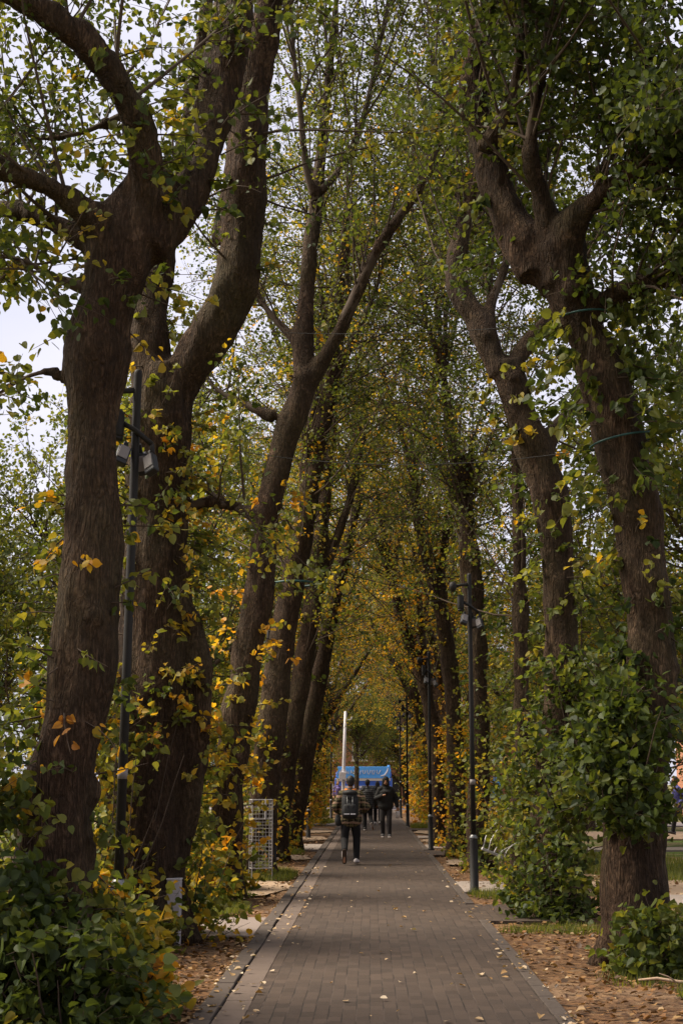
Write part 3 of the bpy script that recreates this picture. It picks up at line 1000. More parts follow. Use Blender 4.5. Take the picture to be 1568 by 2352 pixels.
xs = [-700, -200, -60, -20] + [-10 + .25 * i for i in range(81)] + [20, 60, 200, 700]
ys = [-60, -10, 0] + [3 + .3 * i for i in range(90)] + [31 + 1.0 * i for i in range(90)] + [140, 200, 400, 900]
tag(grid_sheet('ground', xs, ys, GZ, ground_mat(), .035, 1.3), kind='structure')

PX0, PX1 = -.92, 1.33
PY0, PY1 = -4, 88


def paver_mat():
    t = NT('brick_pavers')
    v = t.world()
    sw = t.n('SeparateXYZ'); t.l(v, sw.inputs[0]); cw_ = t.n('CombineXYZ'); t.l(sw.outputs[1], cw_.inputs[0]); t.l(t.math('ADD', sw.outputs[0], t.math('MULTIPLY', t.noise(v, 1.6, 2), .012)), cw_.inputs[1])
    br = t.n('TexBrick'); t.l(cw_.outputs[0], br.inputs['Vector'])
    br.inputs['Scale'].default_value = 1.0
    br.inputs['Brick Width'].default_value = .205; br.inputs['Row Height'].default_value = .1025
    br.inputs['Mortar Size'].default_value = .0055; br.inputs['Mortar Smooth'].default_value = .3
    br.inputs['Color1'].default_value = (.041, .028, .020, 1); br.inputs['Color2'].default_value = (.068, .047, .034, 1)
    br.inputs['Mortar'].default_value = (.075, .053, .040, 1)
    n1 = t.noise(v, .9, 5, .6); n2 = t.noise(v, 60, 4)
    jm = t.ramp(t.noise(t.world((9, 1.6, 1)), 1.0, 4, .7), [(.40, (.08, .08, .08)), (.58, (1, 1, 1))])
    jf = t.math('MULTIPLY', br.outputs['Fac'], jm)
    bc = t.mix(jf, br.outputs['Color'], (.016, .012, .009))
    col = t.mix(t.ramp(n1, [(.35, (.0, .0, .0)), (.7, (.55, .55, .55))]), bc, (.048, .036, .028))
    col = t.mix(t.math('MULTIPLY', n2, .45), col, t.mix(1.0, col, (.55, .52, .5), 'MULTIPLY'))
    spot = t.noise(v, 5.0, 2)
    col = t.mix(t.ramp(spot, [(.66, (0, 0, 0)), (.74, (.35, .35, .35))]), col, (.034, .025, .019))
    h = t.math('SUBTRACT', t.math('MULTIPLY', n2, .25), t.math('MULTIPLY', jf, .8))
    t.bsdf(col, .78, .22, 0, h, .8, .008)
    return t.m


PAVER = paver_mat()
CONC = None


def concrete(name, a, b, joint=None):
    t = NT(name)
    v = t.world()
    n1 = t.noise(v, 2.0, 6, .65); n2 = t.noise(v, 70, 3)
    col = t.mix(n1, a, b)
    col = t.mix(t.math('MULTIPLY', n2, .4), col, tuple(x * .55 for x in a))
    t.bsdf(col, .85, .2, 0, n2, .35, .004)
    return t.m


KERB = concrete('kerb_stone', (.050, .038, .030), (.088, .069, .056))
GUT = concrete('gutter_stone', (.080, .059, .046), (.138, .104, .084))
SLAB = concrete('slab_concrete', (.19, .155, .13), (.28, .235, .20))
SAND = concrete('sandy_earth', (.21, .145, .092), (.32, .235, .160))
ROAD = concrete('road_asphalt', (.13, .11, .11), (.20, .17, .17))

mb = MB(); mb.box(((PX0 + PX1) / 2, (PY0 + PY1) / 2, -.05), (PX1 - PX0, PY1 - PY0, .1))
tag(mb.build('brick_path', PAVER), kind='structure')
# left kerb and dished gutter, right edging, laid block by block
ry = random.Random(3)


def blocks(name, x0, x1, z, L, mat, y0=PY0, y1=PY1, gap=.006, wob=.004, skip=()):
    mb = MB()
    y = y0
    while y < y1:
        l = L * ry.uniform(.97, 1.03)
        if not any(a < y < b for a, b in skip):
            mb.box(((x0 + x1) / 2 + ry.uniform(-wob, wob), y + l / 2, z - .06 + ry.uniform(-wob, wob) * .6), (x1 - x0 - .004, l - gap, .12), rot=(0, 0, ry.uniform(-.004, .004)), bev=.008)
        y += l
    return tag(mb.build(name, mat), kind='structure')


CROSS_L = ((16.4, 18.6), (37.0, 40.2), (58, 61))
CROSS_R = ((18.2, 20.6), (34.4, 36.6), (52, 54))
blocks('kerb', -1.30, -1.145, .012, .61, KERB, y1=60, wob=.009)
blocks('gutter', -1.14, -.925, -.006, .46, GUT, y1=60, wob=.003)
blocks('path_edging', 1.335, 1.46, .006, .305, KERB, y1=60, skip=CROSS_R)
mb = MB(); mb.box((-1.11, 74, -.05), (.38, 28, .1)); mb.box((1.395, 74, -.05), (.125, 28, .1))
tag(mb.build('path_edging', KERB), kind='structure')
for a, b in CROSS_L:
    mb = MB(); mb.box((-4.35, (a + b) / 2, -.06), (6.08, b - a, .12), bev=.01)
    tag(mb.build('side_path', SLAB if a > 20 else concrete('side_path_concrete', (.15, .118, .10), (.22, .178, .152))), kind='structure')
for i, (a, b) in enumerate(CROSS_R):
    mb = MB(); mb.box(((1.335 + (2.75 if i == 0 else 4.5)) / 2, (a + b) / 2, -.052), ((2.75 if i == 0 else 4.5) - 1.335, b - a, .1))
    tag(mb.build('side_path', PAVER), kind='structure')
mb = MB(); mb.box((2.35, 24.3, -.055), (1.75, 2.4, .09), bev=.01); mb.box((2.3, 39.2, -.055), (1.6, 2.0, .09), bev=.01); mb.box((2.3, 46.0, -.055), (1.6, 1.6, .09), bev=.01)
tag(mb.build('lamp_paving', SLAB), kind='structure')


def patch(name, cx, cy, rx, ry_, z, mat, seed):
    r = random.Random(seed); mb = MB(); n = 40
    V = [(cx, cy, z + .012)]
    for k in range(n):
        a = 2 * PI * k / n
        f = 1 + .22 * noise.noise((math.cos(a) * 1.7 + seed, math.sin(a) * 1.7, 0)) + r.uniform(-.05, .05)
        V.append((cx + math.cos(a) * rx * f, cy + math.sin(a) * ry_ * f, z))
    mb.add(V, [(0, 1 + k, 1 + (k + 1) % n) for k in range(n)])
    return tag(mb.build(name, mat), kind='structure')


for i, q in enumerate([(-2.05, 24.0, .75, 1.8), (-1.95, 33.5, .6, 1.2), (-1.95, 44.5, .6, 2.2), (-1.95, 52, .6, 2.5), (2.1, 31.5, .5, 1.2), (2.0, 43, .5, 1.4), (2.0, 50.5, .5, 1.6), (5.0, 24, 1.6, 2.2)]):
    patch('sandy_patch', *q, -.017, SAND, 40 + i)
# cross ways and lane beyond the right-hand and left-hand trees
for x0, x1, a, b, m, nm in ((4.6, 60, 44, 50.5, SAND, 'sandy_way'), (4.6, 60, 37, 38.6, SLAB, 'footway'), (4.6, 60, 57, 62, ROAD, 'road'), (-60, -7.4, 30, 34, SAND, 'sandy_way'), (3.6, 5.6, 20.5, 22.4, SLAB, 'side_path')):
    mb = MB(); mb.box(((x0 + x1) / 2, (a + b) / 2, -.03), (x1 - x0, b - a, .06), bev=.008)
    tag(mb.build(nm, m), kind='structure')
mb = MB(); mb.box((0, 97, -.03), (120, 14, .06))
tag(mb.build('road', ROAD), kind='structure')


# leaf litter, loose leaves on the path, grass tufts
def litter(name, spans, seed, label, size=.05):
    v = Veg(seed)
    P0 = []
    for (x0, x1, y0, y1, n) in spans:
        y = y0 + (y1 - y0) * v.r.uniform(0, 1, n) ** 1.5
        x = v.r.uniform(x0, x1, n)
        P0.append(np.stack([x, y, np.full(n, 0.0)], axis=1))
    P0 = np.concatenate(P0)
    n = len(P0)
    onpath = (P0[:, 0] > -1.3) & (P0[:, 0] < 1.46)
    P0[:, 2] = np.where(onpath, .012, -.025) + v.r.uniform(0, .02, n)
    vv = v.rdir(n); vv[:, 2] *= .18; vv = unit(vv)
    q = v.rdir(n) * .35; q[:, 2] += 1
    nrm = unit(q - vv * np.sum(q * vv, axis=1, keepdims=True)); x = np.cross(vv, nrm)
    sz = size * v.r.uniform(.4, 1.9, n) * np.where(onpath, .8, 1.0)
    fold = v.r.uniform(0, 3, n)
    V = P0[:, None, :] + sz[:, None, None] * (x[:, None, :] * LT[None, :, 0:1] + vv[:, None, :] * LT[None, :, 1:2] + nrm[:, None, :] * LT[None, :, 2:3] * fold[:, None, None])
    V[:, :, 2] = np.maximum(V[:, :, 2], np.where(onpath, .011, -.035)[:, None])
    idx = (np.arange(n)[:, None, None] * 6 + LI[None]).reshape(-1)
    hue = np.clip(v.r.beta(1.6, 1.9, n), 0, 1)
    hue = np.where(onpath, .75 + .25 * v.r.uniform(0, 1, n), hue)
    me = fast_mesh(name, V.reshape(-1, 3), idx, np.arange(n * 2) * 4, [LITTER], True, hue=np.repeat(hue, 6))
    o = link(name, me)
    tag(o, label, 'leaf litter', kind='stuff')


litter('fallen_leaves', [(-5, -1.31, 8, 45, 9000), (1.47, 5.5, 9, 45, 6000), (-2.6, -1.25, 9, 16.4, 1500), (1.42, 4.5, 10, 18, 1500)], 77, 'brown and orange leaf litter on the soil beside the path', .042)
litter('path_leaves', [(-1.2, 1.4, 9, 40, 130), (-1.28, -.85, 9, 30, 130), (1.2, 1.45, 9, 30, 80)], 78, 'small pale fallen leaves scattered on the brick path', .05)


def twig_litter():
    r = np.random.default_rng(91)
    n = 260
    side = r.uniform(0, 1, n) < .5
    x = np.where(side, r.uniform(-3.6, -1.35, n), r.uniform(1.5, 4.2, n)); y = 9 + 22 * r.uniform(0, 1, n) ** 1.6
    a = r.uniform(0, 2 * PI, n); L_ = r.uniform(.06, .34, n); b = r.normal(size=n) * .25
    t = np.linspace(-.5, .5, 4)
    pts = np.stack([x[:, None] + np.cos(a)[:, None] * L_[:, None] * t + np.sin(a)[:, None] * (b * L_)[:, None] * t ** 2,
                    y[:, None] + np.sin(a)[:, None] * L_[:, None] * t - np.cos(a)[:, None] * (b * L_)[:, None] * t ** 2,
                    np.full((n, 4), -.018) + r.uniform(0, .018, (n, 1))], axis=2)
    rad = np.repeat(r.uniform(.002, .006, n)[:, None], 4, axis=1) * np.array([1, .9, .7, .4])
    V, I = tubes_fast([(pts, rad)], 4)
    tag(link('twig_litter', fast_mesh('twig_litter', V, I.reshape(-1), np.arange(len(I)) * 4, [TWIG], True)), 'thin dark broken twigs scattered over the soil by the path', 'twigs', kind='stuff')


twig_litter()


def grass(name, spots, seed, label):
    r = np.random.default_rng(seed)
    Vs = []; hu = []
    for cx, cy, rx, ry_, n, hh in spots:
        a = r.uniform(0, 2 * PI, n); q = np.sqrt(r.uniform(0, 1, n))
        x = cx + np.cos(a) * q * rx; y = cy + np.sin(a) * q * ry_
        h = hh * r.uniform(.4, 1.2, n); b = r.uniform(0, 2 * PI, n); w = .006
        lx = np.cos(b + 1.3) * h * .5; ly = np.sin(b + 1.3) * h * .5
        z = np.full(n, -.06)
        V = np.stack([np.stack([x - np.cos(b) * w, y - np.sin(b) * w, z], 1), np.stack([x + np.cos(b) * w, y + np.sin(b) * w, z], 1), np.stack([x + lx, y + ly, z + h + .02], 1)], 1)
        Vs.append(V); hu.append(r.uniform(.25, .55, n))
    V = np.concatenate(Vs); hu = np.concatenate(hu); n = len(V)
    me = fast_mesh(name, V.reshape(-1, 3), np.arange(n * 3), np.arange(n) * 3, [LEAF], False, hue=np.repeat(hu, 3))
    tag(link(name, me), label, 'grass', kind='stuff')


grass('grass', [(-2.65, 20.0, 1.0, 1.3, 9000, .11), (-1.95, 27.0, .6, 1.6, 6000, .13), (-2.2, 22.3, .4, .5, 1500, .10), (2.4, 17.3, .9, .35, 1600, .10), (3.3, 12.2, .8, .7, 2600, .10), (2.9, 13.2, .9, .6, 1000, .10), (4.1, 13.6, .8, 1.0, 2600, .12),
                (2.0, 22.6, .5, .5, 1200, .12), (-2.2, 35.6, .6, 1.0, 2500, .14), (5.6, 30.0, 1.6, 5, 9000, .16), (-6.4, 20.0, 2.4, 5, 9000, .16), (1.95, 56, .4, 1.5, 2000, .18), (-1.95, 62, .4, 2.5, 3000, .2)],
      5, 'short green grass tufts growing beside the path and round the tree feet')

# ------------------------------------------------------------------ sky and light
w = D.worlds.new('World')
bpy.context.scene.world = w
w.use_nodes = True
nt = w.node_tree
nt.nodes.clear()
out = nt.nodes.new('ShaderNodeOutputWorld'); bg = nt.nodes.new('ShaderNodeBackground')
sky = nt.nodes.new('ShaderNodeTexSky'); sky.sky_type = 'NISHITA'; sky.sun_disc = False
SUN_EL, SUN_AZ = 52.0, 278.0       # azimuth clockwise from +Y: behind the camera, over its left shoulder
sky.sun_elevation = R(SUN_EL); sky.sun_rotation = R(SUN_AZ)
sky.dust_density = 3.0
tc = nt.nodes.new('ShaderNodeTexCoord'); mp = nt.nodes.new('ShaderNodeMapping'); mp.inputs['Scale'].default_value = (1, 1, 2.4)
nz = nt.nodes.new('ShaderNodeTexNoise'); nz.inputs['Scale'].default_value = 2.2; nz.inputs['Detail'].default_value = 6
cr = nt.nodes.new('ShaderNodeValToRGB')
cr.color_ramp.elements[0].position = .35; cr.color_ramp.elements[0].color = (2.55, 2.55, 3.0, 1)
cr.color_ramp.elements[1].position = .70; cr.color_ramp.elements[1].color = (3.7, 3.52, 3.9, 1)
mx = nt.nodes.new('ShaderNodeMix'); mx.data_type = 'RGBA'; mx.inputs[0].default_value = .9
L = nt.links.new
L(tc.outputs['Generated'], mp.inputs['Vector']); L(mp.outputs['Vector'], nz.inputs['Vector']); L(nz.outputs['Fac'], cr.inputs['Fac'])
L(sky.outputs[0], mx.inputs[6]); L(cr.outputs[0], mx.inputs[7]); L(mx.outputs[2], bg.inputs[0]); L(bg.outputs[0], out.inputs[0])
bg.inputs[1].default_value = .068

sd = D.lights.new('sun', 'SUN'); sd.energy = 2.6; sd.angle = R(40); sd.color = (1, .89, .74)
so = D.objects.new('sun', sd); C.objects.link(so)
az = R(SUN_AZ); el = R(SUN_EL)
sv = Vector((math.sin(az) * math.cos(el), math.cos(az) * math.cos(el), math.sin(el)))
so.rotation_euler = sv.to_track_quat('Z', 'Y').to_euler()
so.location = (-6, -10, 25)

sc = bpy.context.scene
sc.view_settings.view_transform = 'Standard'
sc.view_settings.look = 'None'
sc.view_settings.exposure = 2.1
sc.view_settings.gamma = 1.0
sc.render.engine = 'CYCLES'
cy = sc.cycles
cy.max_bounces = 7; cy.diffuse_bounces = 4; cy.glossy_bounces = 2; cy.transmission_bounces = 4; cy.transparent_max_bounces = 4
cy.use_denoising = True
cy.sample_clamp_indirect = 6

# ------------------------------------------------------------------ lamp posts
IRON = simple('dark_painted_iron', (.015, .013, .011), .65, .25, 0, .3, 20, .05)
PALE = simple('pale_metal', (.55, .52, .52), .4, .5, .2, .1, 20, .05)
DULL = simple('dull_pale_metal', (.19, .17, .16), .55, .3, 0, .15, 20, .05)
STEEL = simple('grey_steel', (.16, .16, .155), .4, .5, .5, .2, 20, .05)
WHITE = simple('white_paint', (.55, .52, .53), .5, .4, 0, .12, 9, .08)
BLACK = simple('black_plastic', (.012, .012, .012), .5, .4, 0, .2, 20, .05)


def make_lamp():
    o = empty('lamp_post')
    m = MB(); m.lathe([(.095, -.06), (.095, .0), (.068, .02), (.064, .78), (.064, .80)], n=18); m.build('base', IRON, o, True)
    m = MB(); m.lathe([(.068, .80), (.070, .82), (.045, .855), (.043, .86)], n=18); m.build('collar', STEEL, o, True)
    m = MB(); m.lathe([(.041, .86), (.038, 2.6), (.036, 5.0), (.030, 5.03), (.01, 5.04)], n=14); m.build('shaft', IRON, o, True)
    m = MB(); m.lathe([(.043, 1.64), (.043, 1.72)], n=14); m.build('sticker', DULL, o, True)
    # side arm with a small camera dome
    m = MB(); m.tube([(0, 0, 4.86), (-.14, -.03, 4.84), (-.24, -.05, 4.82)], [.026, .024, .024], 8); a = m.build('camera_arm', IRON, o, True)
    m = MB(); m.lathe([(.02, .09), (.055, .07), (.062, .0), (.05, -.04), (.022, -.07), (.005, -.075)][::-1], c=(-.27, -.06, 4.80), n=14); m.build('camera_dome', IRON, a, True)
    # cross bracket with three flood lights
    m = MB(); m.tube([(-.15, -.04, 4.58), (0, -.055, 4.50), (.15, -.05, 4.38)], .022, 8); m.tube([(.15, -.05, 4.38), (.16, -.06, 4.28)], .02, 8); m.build('bracket', IRON, o, True)
    m = MB(); m.lathe([(.05, 0), (.055, .02), (.055, .20), (.03, .235)], c=(-.15, -.05, 4.44), n=14); m.lathe([(.045, -.03), (.05, 0)], c=(-.15, -.05, 4.44), n=14); m.build('lantern', IRON, o, True)
    for (x, y, z, rx, ry_, rz) in ((-.10, -.09, 4.27, -.45, .35, .3), (.15, -.08, 4.20, -.35, -.45, -.5), (.06, .08, 4.24, .5, -.2, 0)):
        m = MB(); m.box((0, 0, 0), (.11, .075, .19), bev=.015); m.box((0, .02, .13), (.04, .03, .08), bev=.006)
        f = m.build('flood_light', BLACK, o); f.location = (x, y, z); f.rotation_euler = (rx, ry_, rz)
        m = MB(); m.box((0, -.042, .015), (.085, .008, .13), bev=.003); m.build('reflector', DULL, f)
    return o


lamp = make_lamp()
LS = [(G(1089, 23.1), 'dark lamp post nearest on the right edge of the path, floodlights near its top'),
      (G(989, 37.4), 'dark lamp post on the right, midway along the path beside yellow shoots'),
      (G(936, 56.5), 'slim dark lamp post right of the hooded person, before the last right-hand lamp'),
      (G(920, 71), 'farthest dark lamp post on the right-hand side of the path'),
      (G(263, 12.0), 'dark lamp post standing against the broad forked trunk, foot sunk in the left thicket'),
      (G(627, 28.6), 'dark lamp post directly right of the white wire cage'),
      (G(708, 45), 'dark lamp post on the left half hidden in green shoots, beyond the wire cage'),
      (G(760, 70), 'farthest dark lamp post on the left, close to the white pole')]
for i, (p, lab) in enumerate(LS):
    o = lamp if i == 0 else copy_tree(lamp)
    o.location = (p.x, p.y, 0); o.rotation_euler = (0, 0, (0, .2, -.3, .1, .05, .5, -.2, .3)[i])
    if i == 4:
        o.rotation_euler = (0, R(.6), .05); o.scale = (1.0, 1.0, 1.04)
    tag(o, lab, 'lamp post', 'dark lamp posts along the path')

# white pole at the far end
o = empty('utility_pole', G(786, 76))
o.rotation_euler = (0, R(1.8), 0)
m = MB(); m.lathe([(.10, 0), (.098, .6), (.085, 3), (.075, 5.35), (.02, 5.37)], n=14); m.build('shaft', WHITE, o, True)
m = MB(); m.tube([(0, 0, 4.95), (.22, -.02, 4.92), (.32, -.02, 4.96), (.34, -.02, 5.08)], .03, 7); m.build('arm', WHITE, o, True)
m = MB(); m.box((-.05, -.17, 1.95), (.36, .2, .50), bev=.02); b = m.build('control_box', WHITE, o)
m = MB(); m.box((.02, -.274, 1.78), (.14, .008, .06)); m.build('plate', STEEL, b)
tag(o, 'tall white pole with a short arm and a box, where the path ends', 'pole')

# grey marker post by the left cross path
p = G(398, 15.75)
o = empty('marker_post', (p.x, p.y, GZ))
m = MB(); m.box((0, 0, .34), (.155, .13, .72), bev=.018); m.build('post', simple('weathered_pale_post', (.34, .31, .31), .7, .3, 0, .3, 8, .1), o)
m = MB(); m.box((0, 0, .705), (.165, .14, .02), bev=.008); m.build('cap', PALE, o)
m = MB(); m.box((-.11, -.02, .62), (.08, .05, .07), bev=.012); m.build('bracket', BLACK, o)
tag(o, 'short pale grey square post standing in leaves beside the left side path', 'post')

# white wire cage
CAGE = simple('worn_white_wire', (.24, .225, .21), .6, .3, 0, .2, 30, .05)
p = G(598, 25.8)
o = empty('wire_cage', (p.x, p.y, GZ), .25)
cw, cd, ch, z0 = .36, .30, 1.20, .22
m = MB()
for sx in (-1, 1):
    for sy in (-1, 1):
        m.tube([(sx * cw / 2, sy * cd / 2, 0), (sx * cw / 2, sy * cd / 2, z0 + ch)], .009, 6)
m.build('legs_and_posts', CAGE, o)
for nm, zz in (('top_rim', z0 + ch), ('bottom_rim', z0 + .02), ('middle_rim', z0 + ch * .72)):
    m = MB()
    q = [(-cw / 2, -cd / 2, zz), (cw / 2, -cd / 2, zz), (cw / 2, cd / 2, zz), (-cw / 2, cd / 2, zz)]
    for a in range(4): m.tube([q[a], q[(a + 1) % 4]], .010, 6)
    m.build(nm, CAGE, o)
for nm, ax in (('side_mesh', 0), ('side_mesh', 1), ('side_mesh', 2), ('side_mesh', 3)):
    m = MB()
    for k in range(1, 19):
        zz = z0 + ch * k / 19
        bow = .012 * math.sin(k * 1.3)
        if ax < 2: m.tube([(-cw / 2, (-1, 1)[ax] * cd / 2, zz), (0, (-1, 1)[ax] * cd / 2 + bow, zz + bow), (cw / 2, (-1, 1)[ax] * cd / 2, zz)], .0026, 4)
        else: m.tube([((-1, 1)[ax - 2] * cw / 2, -cd / 2, zz), ((-1, 1)[ax - 2] * cw / 2, cd / 2, zz)], .0035, 4)
    for k in range(2, 6, 2):
        if ax < 2: m.tube([(-cw / 2 + cw * k / 6, (-1, 1)[ax] * (cd / 2 + .004), z0), (-cw / 2 + cw * k / 6, (-1, 1)[ax] * (cd / 2 + .004), z0 + ch)], .003, 4)
        else: m.tube([((-1, 1)[ax - 2] * (cw / 2 + .004), -cd / 2 + cd * k / 6, z0), ((-1, 1)[ax - 2] * (cw / 2 + .004), -cd / 2 + cd * k / 6, z0 + ch)], .003, 4)
    m.build(nm, CAGE, o)
m = MB()
m.tube([(.06, -cd / 2 - .012, z0 + ch), (.05, -cd / 2 - .02, z0 + ch * .72)], .022, 6)
m.build('door_strip', CAGE, o)
tag(o, 'tall white wire cage half buried in leaves on the left of the path', 'wire cage')

# pale rake head poking out of the bush
o = empty('metal_rake', P(1133, 1962, 19.6), .3)
m = MB(); m.box((0, 0, 0), (.36, .03, .035), rot=(0, R(22), 0), bev=.006); m.build('head_bar', PALE, o)
for k in range(5):
    x = -.15 + .075 * k
    z = -x * math.tan(R(22))
    m = MB(); L_ = (.34, .32, .16, .12, .2)[k]
    m.tube([(x, 0, z), (x + .05, .02, z + L_ * .45), (x + .14, .05, z + L_ * .8), (x + .24, .10, z + L_)], [.007, .006, .006, .004], 6); m.build('tine', PALE, o, True)
tag(o, 'pale metal rake head with curved tines sticking out of the bush by the lamp post', 'rake')

# green straps round trunks and thin cables strung between them
STRAP = simple('teal_strap', (.010, .050, .045), .6, .4, 0, .2, 20, .05)
WIRE = simple('black_cable', (.015, .014, .012), .6, .3)


def strap(dx, dy, Y, rx, tilt, lab, th=.011):
    c = P(dx, dy, Y)
    m = MB(); n = 28
    q = [(math.cos(2 * PI * k / n) * rx, math.sin(2 * PI * k / n) * rx, math.cos(2 * PI * k / n) * rx * tilt) for k in range(n + 1)]
    m.tube(q, th, 7)
    o = m.build('trunk_strap', STRAP, None, True); o.location = c
    tag(o, lab, 'strap', 'teal straps round tree trunks')
    return c


s1 = strap(1430, 1015, 14.3, .335, .18, 'teal strap slanting round the nearest right-hand trunk, lower of its two')
s2 = strap(1334, 735, 14.3, .315, .12, 'teal strap round the nearest right-hand trunk, upper of its two')
s3 = strap(330, 745, 16.3, .345, 0, 'teal strap round the left stem of the forked lime')
s4 = strap(676, 1342, 27.0, .40, 0, 'thin dark strap round the trunk of the fourth left lime', .022)


def cable(a, b, sag, lab):
    m = MB(); q = []
    for k in range(21):
        t = k / 20
        p = a.lerp(b, t); q.append((p.x, p.y, p.z - sag * 4 * t * (1 - t)))
    m.tube(q, .0042, 5)
    tag(m.build('cable', WIRE, None, True), lab, 'cable', 'thin cables strung across the path')


cable(s1 + Vector((-.33, 0, -.08)), P(370, 1000, 16.0), .25, 'thin dark cable across the avenue from the lower teal strap')
cable(s2 + Vector((-.31, 0, -.04)), s3 + Vector((.3, 0, 0)), .12, 'thin dark cable across the avenue between the two upper teal straps')
cable(s4 + Vector((.3, 0, 0)), P(1100, 1360, 29), .3, 'thin dark cable spanning the path from the fourth left lime')

# fallen branch bottom right
o = empty('fallen_branch', (P(1530, 2262, 12.6).x, 12.75, -.04))
m = MB(); m.tube([(-.20, .05, .05), (-.05, .0, .07), (.12, -.06, .05), (.42, -.10, .03)], [.008, .013, .015, .018], 7); s_ = m.build('stick', simple('dead_wood', (.34, .24, .16), .8, .2), o, True)
m = MB(); m.tube([(.1, -.05, .05), (.02, -.12, .10), (-.06, -.16, .13)], [.008, .006, .003], 6); m.build('side_twig', s_.data.materials[0], o, True)
tag(o, 'broken pale branch lying on the soil in the bottom right corner', 'branch')


# ------------------------------------------------------------------ trailer, car, houses at the end of the avenue
BLUE = simple('blue_paint', (.045, .12, .46), .35, .5, 0, .08, 3, .02)
SKYB = simple('light_blue_paint', (.10, .36, .80), .35, .5, 0, .18, 6, .02)
CREAM = simple('cream_paint', (.70, .62, .50), .45, .4, 0, .05)
TYRE = simple('tyre_rubber', (.015, .015, .015), .8, .2)
GLASS = simple('dark_glass', (.012, .014, .017), .08, .6, 0, .1)

o = empty('blue_trailer', (-.45, 99.5, GZ))
W = 3.9
m = MB(); m.box((0, 0, 1.25), (W, 2.1, 1.55), bev=.1); m.build('body', BLUE, o)
m = MB(); m.box((0, -1.10, 2.37), (W - .3, .14, .78), bev=.03); sg = m.build('sign_board', SKYB, o)
m = MB(); m.box((0, .1, 2.2), (W - .1, 1.9, .36), bev=.08); m.build('roof', BLUE, o)
m = MB()
rs = random.Random(5)
x = -1.6
while x < 1.2:
    L_ = rs.uniform(.18, .34)
    pts = []
    for k in range(10):
        a = k / 9 * 2.6 * PI
        pts.append((x + L_ * k / 9 + .05 * math.cos(a), -1.185, 2.40 + .15 * math.sin(a + x) * rs.uniform(.6, 1.2)))
    m.tube(pts, .022, 5)
    x += L_ + .10
m.build('script_lettering', WHITE, sg)
m = MB(); m.tube([(1.15, -1.185, 2.12), (1.45, -1.185, 2.2), (1.62, -1.185, 2.45), (1.66, -1.185, 2.65)], [.03, .05, .06, .03], 6); m.build('white_flourish', WHITE, sg)
for z, h, mt in ((1.90, .17, CREAM), (1.40, .15, WHITE)):
    m = MB(); m.box((0, -1.075, z), (W - .25, .06, h), bev=.01); m.build('stripe', mt, o)
m = MB(); m.box((0, -1.075, 2.02), (W - .2, .06, .05)); m.build('dark_trim', BLACK, o)
m = MB()
for k in range(11): m.box((-1.3 + k * .25, -1.058, 1.22 + .02 * math.sin(k * 2.1)), (.10 + .06 * (k % 3 == 0), .014, .13), rot=(0, R(12), 0))
m.build('painted_letters', WHITE, o)
for x in (-1.2, 1.2):
    m = MB(); m.lathe([(.15, -.1), (.34, -.1), (.36, -.05), (.36, .05), (.34, .1), (.15, .1)], n=20)
    wv = [(v[0], v[2], v[1]) for v in m.v]; m.v = wv
    wh = m.build('wheel', TYRE, o, True); wh.location = (x, -.9, .40)
    m = MB(); m.lathe([(.05, -.11), (.17, -.1), (.17, .1), (.05, .11)], n=14); m.v = [(v[0], v[2], v[1]) for v in m.v]; m.build('hub', STEEL, wh, True)
m = MB(); m.lathe([(.14, 0), (.15, .25), (.09, .42), (.10, .55), (.02, .58)], c=(1.72, -.6, 2.3), n=12); m.build('roof_vent', SKYB, o, True)
tag(o, 'blue trailer with a light blue script board and cream stripes, closing the avenue', 'trailer')


